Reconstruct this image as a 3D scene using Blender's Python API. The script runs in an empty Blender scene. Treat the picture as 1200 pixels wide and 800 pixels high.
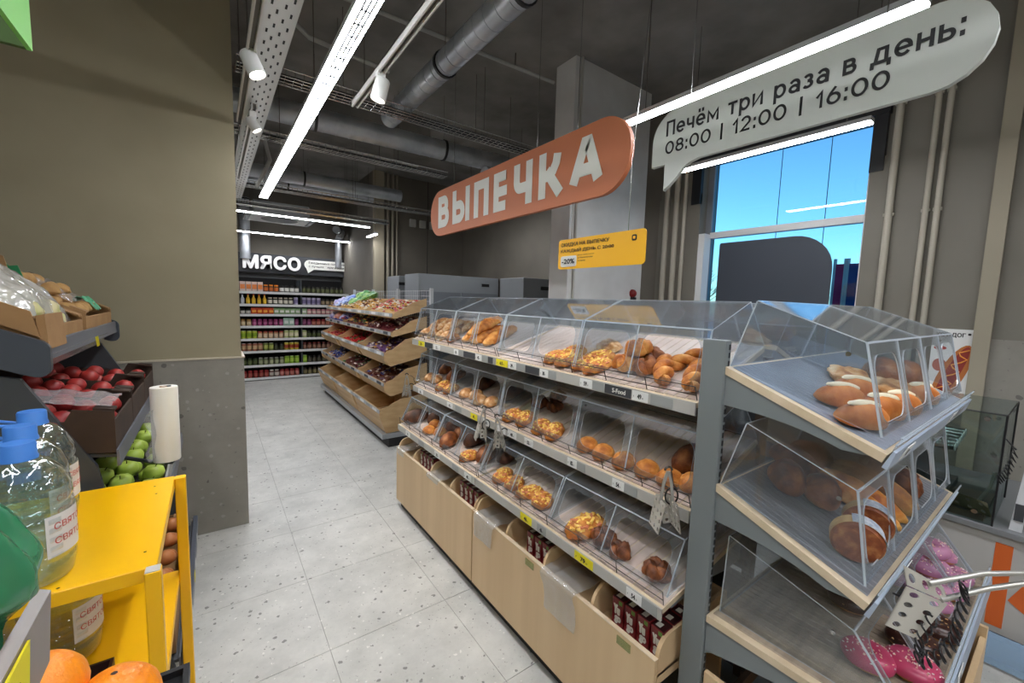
import bpy, math, random
from mathutils import Vector, Matrix, noise
random.seed(11)
S = bpy.context.scene
COL = S.collection
PI = math.pi

# ------------------------------------------------------------------ camera, world, exposure
cam_d = bpy.data.cameras.new('camera'); cam = bpy.data.objects.new('camera', cam_d); COL.objects.link(cam)
cam_d.sensor_width = 36.0; cam_d.lens = 484.1 / 1200 * 36; cam_d.clip_start = 0.02; cam_d.clip_end = 300
cam.matrix_world = Matrix(((0.81015423, 0.03143882, -0.58537314, 0.0),
                           (-0.58543934, 0.09480126, -0.80515433, 0.0),
                           (0.03018101, 0.99499966, 0.09520916, 1.67), (0, 0, 0, 1)))
S.camera = cam
S.view_settings.view_transform = 'Standard'; S.view_settings.look = 'None'
S.view_settings.exposure = 0.75; S.view_settings.gamma = 1.0; S.view_settings.use_curve_mapping = False
S.cycles.transparent_max_bounces = 40
S.cycles.max_bounces = 10
S.cycles.sample_clamp_indirect = 4.0
W = bpy.data.worlds.new('sky'); S.world = W; W.use_nodes = True
nt = W.node_tree; nt.nodes.clear()
sky = nt.nodes.new('ShaderNodeTexSky'); sky.sky_type = 'NISHITA'; sky.sun_disc = False
sky.sun_elevation = math.radians(32); sky.sun_rotation = math.radians(215); sky.air_density = 1.0; sky.dust_density = 0.4; sky.ozone_density = 2.0
bg = nt.nodes.new('ShaderNodeBackground'); bg.inputs[1].default_value = 0.16
out = nt.nodes.new('ShaderNodeOutputWorld')
nt.links.new(sky.outputs[0], bg.inputs[0]); nt.links.new(bg.outputs[0], out.inputs[0])

LED = 34.0      # emission of the linear luminaires
SPOT = 25.0     # watts of the track spots

# ------------------------------------------------------------------ materials
def lin(c):
    return tuple(((x / 255) / 12.92 if x / 255 <= 0.04045 else ((x / 255 + 0.055) / 1.055) ** 2.4) for x in c[:3]) + (1.0,)
MATS = {}
def M(name, rgb, rough=0.5, metal=0.0, var=None, bump=None, rgb2=None, scale=6.0, spec=0.5, coord='Object', stretch=None):
    """plain or noise-mottled principled material; var = strength of a second colour mixed in by noise"""
    if name in MATS: return MATS[name]
    m = bpy.data.materials.new(name); m.use_nodes = True; MATS[name] = m
    n = m.node_tree.nodes; l = m.node_tree.links
    b = n['Principled BSDF']
    b.inputs['Base Color'].default_value = lin(rgb); b.inputs['Roughness'].default_value = rough
    b.inputs['Metallic'].default_value = metal; b.inputs['Specular IOR Level'].default_value = spec
    if rgb2 is not None or bump is not None:
        tc = n.new('ShaderNodeTexCoord'); mp = n.new('ShaderNodeMapping')
        l.new(tc.outputs[coord], mp.inputs[0])
        if stretch: mp.inputs['Scale'].default_value = stretch
    if rgb2 is not None:
        t = n.new('ShaderNodeTexNoise'); t.inputs['Scale'].default_value = scale; t.inputs['Detail'].default_value = 5
        r = n.new('ShaderNodeValToRGB'); v = var or 0.5
        r.color_ramp.elements[0].position = 0.5 - 0.25 * (0.4 + v * 0.6); r.color_ramp.elements[1].position = 0.5 + 0.25 * (0.4 + v * 0.6)
        r.color_ramp.elements[0].color = lin(rgb); r.color_ramp.elements[1].color = lin(rgb2)
        l.new(mp.outputs[0], t.inputs['Vector']); l.new(t.outputs[0], r.inputs[0]); l.new(r.outputs[0], b.inputs['Base Color'])
    if bump is not None:
        t2 = n.new('ShaderNodeTexNoise'); t2.inputs['Scale'].default_value = bump[0]; t2.inputs['Detail'].default_value = 4
        bp = n.new('ShaderNodeBump'); bp.inputs['Strength'].default_value = bump[1]; bp.inputs['Distance'].default_value = 0.01
        l.new(mp.outputs[0], t2.inputs['Vector']); l.new(t2.outputs[0], bp.inputs['Height']); l.new(bp.outputs[0], b.inputs['Normal'])
    return m
def EM(name, rgb, strength):
    if name in MATS: return MATS[name]
    m = bpy.data.materials.new(name); m.use_nodes = True; MATS[name] = m
    n = m.node_tree.nodes; l = m.node_tree.links; n.clear()
    e = n.new('ShaderNodeEmission'); e.inputs[0].default_value = lin(rgb); e.inputs[1].default_value = strength
    o = n.new('ShaderNodeOutputMaterial'); l.new(e.outputs[0], o.inputs[0]); return m
def CLEAR(name, tint=(235, 240, 243), base=0.04, edge=0.5, rough=0.04, diffuse=0.0, dcol=(230, 235, 240), power=3.0, bump=None):
    """thin clear sheet: transparent, a facing-driven gloss and an optional milky share"""
    if name in MATS: return MATS[name]
    m = bpy.data.materials.new(name); m.use_nodes = True; MATS[name] = m
    n = m.node_tree.nodes; l = m.node_tree.links; n.clear()
    tr = n.new('ShaderNodeBsdfTransparent'); tr.inputs[0].default_value = lin(tint)
    gl = n.new('ShaderNodeBsdfGlossy'); gl.inputs['Roughness'].default_value = rough; gl.inputs[0].default_value = (0.95, 0.97, 1, 1)
    lw = n.new('ShaderNodeLayerWeight'); lw.inputs[0].default_value = 0.5
    pw = n.new('ShaderNodeMath'); pw.operation = 'POWER'; pw.inputs[1].default_value = power
    ma = n.new('ShaderNodeMath'); ma.operation = 'MULTIPLY_ADD'; ma.inputs[1].default_value = edge; ma.inputs[2].default_value = base
    mx = n.new('ShaderNodeMixShader'); o = n.new('ShaderNodeOutputMaterial')
    l.new(lw.outputs['Facing'], pw.inputs[0]); l.new(pw.outputs[0], ma.inputs[0]); l.new(ma.outputs[0], mx.inputs[0])
    l.new(gl.outputs[0], mx.inputs[2])
    if diffuse > 0:
        df = n.new('ShaderNodeBsdfDiffuse'); df.inputs[0].default_value = lin(dcol)
        m2 = n.new('ShaderNodeMixShader'); m2.inputs[0].default_value = diffuse
        l.new(tr.outputs[0], m2.inputs[1]); l.new(df.outputs[0], m2.inputs[2]); l.new(m2.outputs[0], mx.inputs[1])
    else:
        l.new(tr.outputs[0], mx.inputs[1])
    if bump:
        tc = n.new('ShaderNodeTexCoord'); t2 = n.new('ShaderNodeTexNoise'); t2.inputs['Scale'].default_value = bump[0]
        bp = n.new('ShaderNodeBump'); bp.inputs['Strength'].default_value = bump[1]; bp.inputs['Distance'].default_value = 0.02
        l.new(tc.outputs['Object'], t2.inputs['Vector']); l.new(t2.outputs[0], bp.inputs['Height']); l.new(bp.outputs[0], gl.inputs['Normal'])
    l.new(mx.outputs[0], o.inputs[0]); return m
def SPECK(name, base, base2, dark, light, rough, sc):
    """terrazzo / composite: mottled ground with dark and light chips"""
    if name in MATS: return MATS[name]
    m = bpy.data.materials.new(name); m.use_nodes = True; MATS[name] = m
    n = m.node_tree.nodes; l = m.node_tree.links; b = n['Principled BSDF']; b.inputs['Roughness'].default_value = rough
    tc = n.new('ShaderNodeTexCoord'); oi = n.new('ShaderNodeObjectInfo'); ad = n.new('ShaderNodeVectorMath'); ad.operation = 'ADD'
    geo = n.new('ShaderNodeNewGeometry')
    l.new(geo.outputs['Position'], ad.inputs[0]); ad.inputs[1].default_value = (3.1, 1.7, 0.3)
    t = n.new('ShaderNodeTexNoise'); t.inputs['Scale'].default_value = 3.5; t.inputs['Detail'].default_value = 9; t.inputs['Roughness'].default_value = 0.7
    r = n.new('ShaderNodeValToRGB'); r.color_ramp.elements[0].position = 0.35; r.color_ramp.elements[1].position = 0.68
    r.color_ramp.elements[0].color = lin(base); r.color_ramp.elements[1].color = lin(base2)
    l.new(ad.outputs[0], t.inputs['Vector']); l.new(t.outputs[0], r.inputs[0])
    prev = r.outputs[0]
    for k, (col, s, lo) in enumerate(((dark, sc, 0.17), (light, sc * 1.3, 0.14), (dark, sc * 2.6, 0.17))):
        v = n.new('ShaderNodeTexVoronoi'); v.inputs['Scale'].default_value = s; v.inputs['Randomness'].default_value = 1
        ns = n.new('ShaderNodeTexNoise'); ns.inputs['Scale'].default_value = s * 2.2
        mxv = n.new('ShaderNodeVectorMath'); mxv.operation = 'MULTIPLY_ADD'; mxv.inputs[1].default_value = (0.02,) * 3
        l.new(ns.outputs[1], mxv.inputs[0]); l.new(ad.outputs[0], mxv.inputs[2]); l.new(mxv.outputs[0], v.inputs['Vector'])
        l.new(ad.outputs[0], ns.inputs['Vector'])
        sep = n.new('ShaderNodeSeparateColor'); l.new(v.outputs['Color'], sep.inputs[0])
        sz = n.new('ShaderNodeMath'); sz.operation = 'MULTIPLY'; l.new(sep.outputs[0], sz.inputs[0]); sz.inputs[1].default_value = lo * 1.6
        lt = n.new('ShaderNodeMath'); lt.operation = 'LESS_THAN'; l.new(v.outputs['Distance'], lt.inputs[0]); l.new(sz.outputs[0], lt.inputs[1])
        gt = n.new('ShaderNodeMath'); gt.operation = 'GREATER_THAN'; l.new(sep.outputs[1], gt.inputs[0]); gt.inputs[1].default_value = 0.55
        mu = n.new('ShaderNodeMath'); mu.operation = 'MULTIPLY'; l.new(lt.outputs[0], mu.inputs[0]); l.new(gt.outputs[0], mu.inputs[1])
        m2 = n.new('ShaderNodeMath'); m2.operation = 'MULTIPLY'; l.new(mu.outputs[0], m2.inputs[0]); m2.inputs[1].default_value = (0.75, 0.6, 0.5)[k]
        mix = n.new('ShaderNodeMixRGB'); l.new(m2.outputs[0], mix.inputs[0]); l.new(prev, mix.inputs[1]); mix.inputs[2].default_value = lin(col)
        prev = mix.outputs[0]
    l.new(prev, b.inputs['Base Color']); return m

ACR = CLEAR('clear_acrylic', (240, 243, 245), 0.03, 0.55, 0.05, diffuse=0.035, power=2.6)
EDGE = CLEAR('acrylic_edge', (220, 232, 240), 0.15, 0.4, 0.15, diffuse=0.55, dcol=(235, 242, 248))
STEEL = M('brushed_steel', (190, 190, 188), 0.25, 1.0)
DARKSTEEL = M('dark_steel_wire', (90, 84, 78), 0.35, 0.8)
BLACK = M('black_plastic', (22, 22, 24), 0.45)
GREYM = M('grey_powder_coat', (118, 124, 126), 0.45)
DGREY = M('dark_grey_metal', (62, 66, 70), 0.5)
WHITE = M('white_paint', (225, 225, 222), 0.5)
OFFW = M('off_white_print', (226, 226, 218), 0.6)
INK = M('black_print', (32, 32, 34), 0.7)
WOOD = M('pale_wood_laminate', (218, 190, 150), 0.5, rgb2=(204, 174, 134), var=0.7, scale=9, stretch=(1, 1, 0.06))
WOODE = M('pale_wood_edge', (216, 198, 170), 0.5, rgb2=(200, 180, 150), scale=14)
PLY = M('birch_plywood', (206, 174, 128), 0.5, rgb2=(188, 152, 106), scale=7, stretch=(1, 0.2, 3))
YEL = M('yellow_paint', (246, 186, 0), 0.35)
CARD = M('brown_cardboard', (158, 122, 80), 0.85, rgb2=(146, 110, 70), scale=12)
CARDD = M('dark_brown_box', (58, 40, 28), 0.8, rgb2=(46, 32, 22), scale=12)
GALV = M('galvanised_steel', (190, 194, 198), 0.34, 0.6, rgb2=(160, 164, 170), scale=5)
TAG_W = M('white_price_card', (222, 222, 220), 0.6)
TAG_G = M('grey_price_card', (150, 152, 150), 0.6)
TAG_D = M('dark_price_card', (58, 60, 64), 0.6)
TAG_Y = M('yellow_price_card', (228, 214, 30), 0.6)
BROWNUP = M('brown_slotted_steel', (84, 68, 56), 0.5)

# ------------------------------------------------------------------ mesh builder
class MB:
    def __init__(s): s.v = []; s.f = []; s.m = []
    def add(s, vs, fs, mi=0):
        o = len(s.v); s.v += [tuple(p) for p in vs]; s.f += [tuple(o + i for i in q) for q in fs]; s.m += [mi] * len(fs); return s
    def box(s, x0, x1, y0, y1, z0, z1, mi=0, T=None):
        vs = [Vector((x, y, z)) for z in (z0, z1) for y in (y0, y1) for x in (x0, x1)]
        if T is not None: vs = [T @ p for p in vs]
        return s.add(vs, [(0, 2, 3, 1), (4, 5, 7, 6), (0, 1, 5, 4), (2, 6, 7, 3), (0, 4, 6, 2), (1, 3, 7, 5)], mi)
    def bev(s, x0, x1, y0, y1, z0, z1, b, mi=0, T=None):
        """box with chamfered vertical edges and top edges"""
        def ring(z, i): return [(x0 + i + b, y0 + i, z), (x1 - i - b, y0 + i, z), (x1 - i, y0 + i + b, z), (x1 - i, y1 - i - b, z), (x1 - i - b, y1 - i, z), (x0 + i + b, y1 - i, z), (x0 + i, y1 - i - b, z), (x0 + i, y0 + i + b, z)]
        vs = ring(z0, b * .6) + ring(z0 + b * .6, 0) + ring(z1 - b * .6, 0) + ring(z1, b * .6)
        vs = [Vector(p) for p in vs]
        if T is not None: vs = [T @ p for p in vs]
        fs = [tuple(reversed(range(8))), tuple(range(24, 32))]
        for r in range(3):
            for i in range(8): fs.append((r * 8 + i, r * 8 + (i + 1) % 8, (r + 1) * 8 + (i + 1) % 8, (r + 1) * 8 + i))
        return s.add(vs, fs, mi)
    def prism(s, poly, fn, a0, a1, mi=0, mi_side=None):
        """polygon (p,q) swept from a0 to a1; fn(p,q,a) gives the point"""
        n = len(poly); vs = [fn(p, q, a0) for p, q in poly] + [fn(p, q, a1) for p, q in poly]
        s.add(vs, [tuple(range(n)), tuple(reversed(range(n, 2 * n)))], mi)
        o = len(s.v) - 2 * n; ms = mi if mi_side is None else mi_side
        for i in range(n): s.f.append((o + i, o + n + i, o + n + (i + 1) % n, o + (i + 1) % n)); s.m.append(ms)
        return s
    def tube(s, pts, r, n=8, mi=0, caps=True, r2=None):
        pts = [Vector(p) for p in pts]; k = len(pts); o = len(s.v); up = None
        for i, p in enumerate(pts):
            d = (pts[min(i + 1, k - 1)] - pts[max(i - 1, 0)]).normalized()
            if up is None: up = Vector((0, 0, 1)) if abs(d.z) < .9 else Vector((1, 0, 0))
            a = d.cross(up)
            if a.length < 1e-6: a = d.cross(Vector((1, 0, 0)))
            a.normalize(); b = a.cross(d).normalized(); up = b
            rr = r if r2 is None else r + (r2 - r) * i / max(1, k - 1)
            for j in range(n):
                t = 2 * PI * j / n; s.v.append(tuple(p + a * math.cos(t) * rr + b * math.sin(t) * rr))
        for i in range(k - 1):
            for j in range(n):
                s.f.append((o + i * n + j, o + i * n + (j + 1) % n, o + (i + 1) * n + (j + 1) % n, o + (i + 1) * n + j)); s.m.append(mi)
        if caps:
            s.f.append(tuple(o + j for j in reversed(range(n)))); s.m.append(mi)
            s.f.append(tuple(o + (k - 1) * n + j for j in range(n))); s.m.append(mi)
        return s
    def lathe(s, prof, n=16, c=(0, 0, 0), mi=0, T=None, sq=0.0):
        o = len(s.v); k = len(prof)
        for r, z in prof:
            for j in range(n):
                t = 2 * PI * j / n; q = 1.0
                if sq: q = (abs(math.cos(t)) ** 4 + abs(math.sin(t)) ** 4) ** (-0.25 * sq)
                p = Vector((c[0] + r * q * math.cos(t), c[1] + r * q * math.sin(t), c[2] + z))
                s.v.append(tuple(T @ p if T is not None else p))
        for i in range(k - 1):
            for j in range(n):
                s.f.append((o + i * n + j, o + i * n + (j + 1) % n, o + (i + 1) * n + (j + 1) % n, o + (i + 1) * n + j)); s.m.append(mi)
        if prof[0][0] > 1e-5: s.f.append(tuple(o + j for j in reversed(range(n)))); s.m.append(mi)
        if prof[-1][0] > 1e-5: s.f.append(tuple(o + (k - 1) * n + j for j in range(n))); s.m.append(mi)
        return s
    def grid(s, nu, nv, fn, mi=0):
        o = len(s.v)
        for i in range(nu + 1):
            for j in range(nv + 1): s.v.append(tuple(fn(i / nu, j / nv)))
        for i in range(nu):
            for j in range(nv):
                a = o + i * (nv + 1) + j; s.f.append((a, a + 1, a + nv + 2, a + nv + 1)); s.m.append(mi)
        return s
    def mesh(s, name, mats, smooth=None):
        me = bpy.data.meshes.new(name); me.from_pydata(s.v, [], s.f)
        for m in (mats if isinstance(mats, (list, tuple)) else [mats]): me.materials.append(m)
        if len(me.materials) > 1: me.polygons.foreach_set('material_index', s.m)
        if smooth:
            me.polygons.foreach_set('use_smooth', [True] * len(me.polygons)); me.set_sharp_from_angle(angle=math.radians(smooth))
        me.update(); return me
    def build(s, name, mats, parent=None, smooth=None, at=None, local=False):
        """world-coordinate vertices; stored relative to the parent (or to `at`)"""
        off = Vector((0, 0, 0))
        if not local:
            off = wloc(parent) if parent is not None else Vector(at or (0, 0, 0))
            if off.length: s.v = [(x - off.x, y - off.y, z - off.z) for x, y, z in s.v]
        o = bpy.data.objects.new(name, s.mesh(name, mats, smooth)); COL.objects.link(o)
        if parent is not None: o.parent = parent
        elif not local: o.location = off
        return o
def wloc(o):
    p = Vector((0, 0, 0))
    while o is not None: p += o.location; o = o.parent
    return p
def tag(o, label=None, cat=None, group=None, kind=None):
    if label: o['label'] = label
    if cat: o['category'] = cat
    if group: o['group'] = group
    if kind: o['kind'] = kind
    return o
def thing(name, label, cat, loc, group=None, kind=None):
    o = bpy.data.objects.new(name, None); COL.objects.link(o); o.location = loc; o.empty_display_size = .05
    return tag(o, label, cat, group, kind)
def put(proto, name, label, cat, mat, group=None):
    """copy of a prototype: proto = (mesh, [(part name, mesh), ...])"""
    o = bpy.data.objects.new(name, proto[0]); COL.objects.link(o); o.matrix_world = mat; tag(o, label, cat, group)
    for pn, pm in proto[1]:
        c = bpy.data.objects.new(pn, pm); COL.objects.link(c); c.parent = o
    return o
def TR(x, y, z): return Matrix.Translation((x, y, z))
def RX(a): return Matrix.Rotation(a, 4, 'X')
def RY(a): return Matrix.Rotation(a, 4, 'Y')
def RZ(a): return Matrix.Rotation(a, 4, 'Z')
def SC(x, y=None, z=None):
    return Matrix.Diagonal((x, x if y is None else y, x if z is None else z, 1))
TXT = {}
def text_mesh(body, size=1.0, offset=0.0, extrude=0.0, spacing=1.0, line=1.0, align='LEFT'):
    key = (body, size, offset, extrude, spacing, line, align)
    if key in TXT: return TXT[key]
    cu = bpy.data.curves.new('lettering', 'FONT'); cu.body = body; cu.size = size; cu.bevel_depth = offset; cu.bevel_resolution = 1; cu.extrude = extrude
    cu.space_character = spacing; cu.space_line = line; cu.align_x = align; cu.resolution_u = 4
    ob = bpy.data.objects.new('lettering', cu); COL.objects.link(ob)
    dg = bpy.context.evaluated_depsgraph_get(); ev = ob.evaluated_get(dg); me = ev.to_mesh()
    vs = [tuple(v.co) for v in me.vertices]; fs = [tuple(p.vertices) for p in me.polygons if all(me.vertices[i].co.z >= -1e-6 for i in p.vertices)]
    use = sorted({i for f in fs for i in f}); ix = {i: k for k, i in enumerate(use)}; vs = [vs[i] for i in use]; fs = [tuple(ix[i] for i in f) for f in fs]
    ev.to_mesh_clear(); bpy.data.objects.remove(ob); bpy.data.curves.remove(cu)
    TXT[key] = (vs, fs); return TXT[key]
def text_fit(mb, body, fn, x0, x1, y0, y1, mi=0, offset=0.0, line=1.0, spacing=1.0):
    """lettering scaled into the box x0..x1, y0..y1 of a plane; fn(x,y) gives the point; offset emboldens by shifted layers"""
    vs, fs = text_mesh(body, 1.0, 0.0, 0.0, spacing, line)
    ax = min(v[0] for v in vs); bx = max(v[0] for v in vs); ay = min(v[1] for v in vs); by = max(v[1] for v in vs)
    d = offset * (y1 - y0) / (by - ay)
    sx = (x1 - x0 - 2 * d) / (bx - ax); sy = (y1 - y0 - 2 * d) / (by - ay)
    o = Vector(fn(0, 0)); nn = (Vector(fn(1, 0)) - o).cross(Vector(fn(0, 1)) - o).normalized()
    n = 8 if offset else 1
    for k in range(n):
        du, dv = (d * math.cos(2 * PI * k / n), d * math.sin(2 * PI * k / n)) if offset else (0, 0)
        lift = nn * (.00012 * k)
        mb.add([Vector(fn(x0 + d + du + (v[0] - ax) * sx, y0 + d + dv + (v[1] - ay) * sy)) + lift for v in vs], fs, mi)
def _el(cx, cy, rx, ry, a0, a1, n=14):
    return [(cx + rx * math.cos(math.radians(a0 + (a1 - a0) * k / n)), cy + ry * math.sin(math.radians(a0 + (a1 - a0) * k / n))) for k in range(n + 1)]
def _bowl(xr, y0, y1, rx=.4):
    return [(0, y1)] + _el(xr - rx, (y0 + y1) / 2, rx, (y1 - y0) / 2, 90, -90, 10) + [(0, y0)]
_st = [(0, 0), (0, 1)]
GLYPH = {  # kind (c = capital, x = x-height), width, centre-line strokes in a unit box
 'В': ('c', .66, [_st, _bowl(.88, .53, 1, .3), _bowl(1, 0, .53, .34)]), 'Ы': ('c', .92, [_st, _bowl(.64, 0, .56, .25), [(1, 0), (1, 1)]]),
 'П': ('c', .68, [[(0, 0), (0, 1), (1, 1), (1, 0)]]), 'Е': ('c', .58, [[(1, 1), (0, 1), (0, 0), (1, 0)], [(0, .5), (.88, .5)]]),
 'Ч': ('c', .64, [[(0, 1), (0, .62)] + _el(.3, .62, .3, .24, 180, 270, 6) + [(1, .38)], [(1, 1), (1, 0)]]),
 'К': ('c', .68, [_st, [(.92, 1), (.86, .78), (.68, .58), (.4, .47), (0, .46)], [(.42, .5), (1, 0)]]), 'А': ('c', .80, [[(0, 0), (.43, 1), (.57, 1), (1, 0)], [(.2, .3), (.8, .3)]]),
 'е': ('x', .66, [[(.04, .5)] + _el(.5, .5, .5, .5, 0, 318, 18)]), 'ё': ('x', .66, [[(.04, .5)] + _el(.5, .5, .5, .5, 0, 318, 18), [(.26, 1.42), (.26, 1.44)], [(.74, 1.42), (.74, 1.44)]]),
 'ч': ('x', .56, [[(0, 1), (0, .66)] + _el(.3, .66, .3, .26, 180, 270, 6) + [(1, .4)], [(1, 1), (1, 0)]]), 'м': ('x', .78, [[(0, 0), (0, 1), (.5, .22), (1, 1), (1, 0)]]),
 'т': ('x', .58, [[(0, 1), (1, 1)], [(.5, 1), (.5, 0)]]), 'р': ('x', .64, [[(0, 1), (0, -.42)], _el(.5, .5, .5, .5, 0, 360, 20)]), 'и': ('x', .62, [[(0, 1), (0, 0), (1, 1), (1, 0)]]),
 'а': ('x', .58, [[(.06, .82)] + _el(.5, .62, .5, .38, 140, 0, 8) + [(1, 0)], _el(.48, .27, .48, .27, 0, 360, 16)]), 'з': ('x', .52, [_el(.45, .76, .45, .24, 150, -90, 10), _el(.45, .26, .52, .26, 90, -150, 10)]),
 'в': ('x', .58, [_st, _bowl(.86, .53, 1, .3), _bowl(1, 0, .53, .34)]), 'д': ('x', .72, [[(-.06, -.3), (-.06, 0), (1.06, 0), (1.06, -.3)], [(.14, 0), (.3, 1), (.86, 1), (.86, 0)]]),
 'н': ('x', .6, [_st, [(1, 0), (1, 1)], [(0, .5), (1, .5)]]), 'ь': ('x', .56, [_st, _bowl(1, 0, .58, .36)]), ':': ('x', .16, [[(.5, .0), (.5, .02)], [(.5, .86), (.5, .88)]]),
 '0': ('c', .66, [_el(.5, .5, .5, .5, 0, 360, 24)]), '8': ('c', .6, [_el(.5, .765, .42, .235, 0, 360, 18), _el(.5, .27, .5, .27, 0, 360, 18)]), '1': ('c', .34, [[(0, .72), (.8, 1), (.8, 0)]]),
 '2': ('c', .58, [_el(.5, .7, .48, .3, 165, -30, 10) + [(0, 0), (1, 0)]]), '6': ('c', .6, [_el(.5, .32, .5, .32, 0, 360, 18), [(.03, .42), (.2, .7), (.55, 1)]]), '|': ('c', .2, [[(.5, -.12), (.5, 1.05)]]), ' ': ('x', .34, []),
}
def sign_text(mb, body, fn, x0, x1, y0, y1, wgt, gap=.14, xh=.74, mi=0):
    """lettering drawn as flat ribbons; y0 baseline, y1 cap height; scaled to span x0..x1"""
    H = y1 - y0; w = wgt * H; tot = sum(GLYPH[c][1] for c in body) + gap * (len(body) - 1); sx = (x1 - x0) / tot; cur = x0; q = 0
    o = Vector(fn(0, 0)); nn = (Vector(fn(1, 0)) - o).cross(Vector(fn(0, 1)) - o).normalized()
    for c in body:
        kd, wd, strokes = GLYPH[c]; gh = H if kd == 'c' else H * xh; gw = wd * sx
        for st in strokes:
            P = [Vector((cur + w / 2 + px * (gw - w), y0 + w / 2 + py * (gh - w))) for px, py in st]
            P = [p for k, p in enumerate(P) if k == 0 or (p - P[k - 1]).length > 1e-5]
            if (P[0] - P[-1]).length < 1e-6: closed = True; P = P[:-1]
            else: closed = False
            if len(P) == 2 and (P[1] - P[0]).length < w * .3: d = (P[1] - P[0]).normalized(); P = [P[0] - d * 0, P[0] + d * w * .5]
            n = len(P); Ls, Rs = [], []
            for i in range(n):
                a = P[i] - P[i - 1] if (closed or i > 0) else P[1] - P[0]; b = P[(i + 1) % n] - P[i] if (closed or i < n - 1) else P[-1] - P[-2]
                a.normalize(); b.normalize(); na = Vector((-a.y, a.x)); nb = Vector((-b.y, b.x)); mt = na + nb
                mt = mt / max(.35, mt.dot(na)) if mt.length > 1e-4 else na
                p = P[i].copy()
                if not closed and i == 0: p = p - a * w / 2 * (1 if len(P) < 4 or abs(a.x) < .02 else .2)
                if not closed and i == n - 1: p = p + b * w / 2 * (1 if len(P) < 4 or abs(b.x) < .02 else .2)
                Ls.append(p + mt * w / 2); Rs.append(p - mt * w / 2)
            lift = nn * (.00015 * (q % 5)); q += 1
            vs = [Vector(fn(p.x, p.y)) + lift for p in Ls + Rs]
            m_ = n if closed else n - 1
            mb.add(vs, [(i, (i + 1) % n, n + (i + 1) % n, n + i) for i in range(m_)], mi)
        cur += gw + gap * sx
def rrect(x0, x1, y0, y1, r, n=5, rs=None):
    """rounded rectangle outline, counter-clockwise from the lower right; rs = radii (ll, lr, ur, ul)"""
    rl = rs or (r, r, r, r); P = []
    for cx, cy, rad, a0 in ((x1, y0, rl[1], -PI / 2), (x1, y1, rl[2], 0), (x0, y1, rl[3], PI / 2), (x0, y0, rl[0], PI)):
        sx = -1 if cx == x1 else 1; sy = 1 if cy == y0 else -1
        for k in range(n + 1):
            t = a0 + PI / 2 * k / n; P.append((cx + sx * rad + rad * math.cos(t), cy + sy * rad + rad * math.sin(t)))
    return P

# ------------------------------------------------------------------ the setting
FLOOR = SPECK('terrazzo_floor', (176, 176, 172), (204, 203, 198), (96, 94, 92), (232, 230, 224), 0.42, 26)
PANEL = SPECK('speckled_stone_panel', (128, 124, 116), (140, 136, 127), (84, 80, 76), (160, 156, 148), 0.6, 14)
BEIGE = M('beige_wall_paint', (154, 145, 120), 0.8, rgb2=(147, 138, 113), scale=3)
BEIGE2 = M('taupe_wall_panel', (122, 118, 108), 0.75, rgb2=(114, 110, 100), scale=2)
CONC = M('raw_concrete', (142, 139, 134), .9, rgb2=(104, 101, 96), var=0.9, scale=2.2, bump=(9, .35))
CONCL = M('grey_column_paint', (202, 202, 200), .6, rgb2=(188, 187, 184), scale=3)
DARKW = M('dark_taupe_wall', (112, 106, 96), 0.8, rgb2=(98, 93, 84), scale=1.5)
def struct(o, label=None): o['kind'] = 'structure'; o['label'] = label or o.name.replace('_', ' '); return o
ZC = 3.9
fl = struct(MB().box(-4, 4.55, -4, 11, -.12, -.004).build('floor', M('floor_grout', (150, 150, 146), .8)), 'pale speckled terrazzo tile floor')
tm = MB().bev(-.2988, .2988, -.2988, .2988, -.008, 0, .0012).mesh('tile', FLOOR)
for i in range(-3, 7):
    for j in range(-5, 13):
        o = bpy.data.objects.new('tile', tm); COL.objects.link(o); o.parent = fl
        o.location = (.403 + .6 * (i + .5), 1.945 + .6 * (j + .5), random.uniform(-.0004, 0))
ce = struct(MB().box(-4, 4.55, -4, 11, ZC, ZC + .2).build('ceiling', CONC), 'dark raw concrete ceiling')
for k, yy in enumerate((5.2, 8.6)): struct(MB().box(-.5, 2.37, yy, yy + .35, ZC - .22, ZC).build('trim_%d' % (k + 1), CONC), 'concrete ceiling beam')
# left partition
wl = struct(MB().box(-3.4, .155, 3.455, 3.75, 0, ZC).build('wall_left', BEIGE), 'beige partition wall above grey stone-look panel')
MB().box(-3.4, .17, 3.44, 3.765, 0, 1.222).build('lower_panel', PANEL, wl)
MB().box(-3.4, .176, 3.434, 3.771, 1.222, 1.232).build('metal_trim', M('pale_trim', (190, 180, 160), .5), wl)
struct(MB().box(-3.5, -3.4, -3, 3.75, 0, ZC).build('wall_side', BEIGE))
struct(MB().box(-3.5, 7, -3.1, -3.0, 0, ZC).build('wall_rear', BEIGE))
struct(MB().box(-.6, 2.9, 9.95, 10.1, 0, ZC).build('wall_far', DARKW), 'dark wall behind the grocery shelving')
struct(MB().box(-.6, -.5, 3.75, 10, 0, ZC).build('wall_corridor', DARKW))
wf = struct(MB().box(2.37, 4.5, 7.6, 9.95, 0, ZC).build('wall_back', DARKW), 'dark taupe back wall with vertical panel joints')
for x in (3.42,): MB().box(x, x + .008, 7.594, 7.6, 0, ZC).build('panel_joint', M('joint_dark', (40, 38, 36), .8), wf)
MB().box(2.372, 2.55, 7.52, 7.6, 0, ZC).build('pilaster', M('pilaster_paint', (150, 141, 122), .8), wf)
for x, r in ((2.63, .03), (2.72, .022), (2.8, .018)):
    MB().tube([(x, 7.56, 0), (x, 7.56, ZC)], r, 10).build('pipe', M('pipe_paint', (140, 132, 118), .6), wf, 60)
struct(MB().box(4.2, 4.5, 2.95, 7.6, 0, ZC).build('wall_recess', DARKW), 'dark wall beyond the column')
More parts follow.
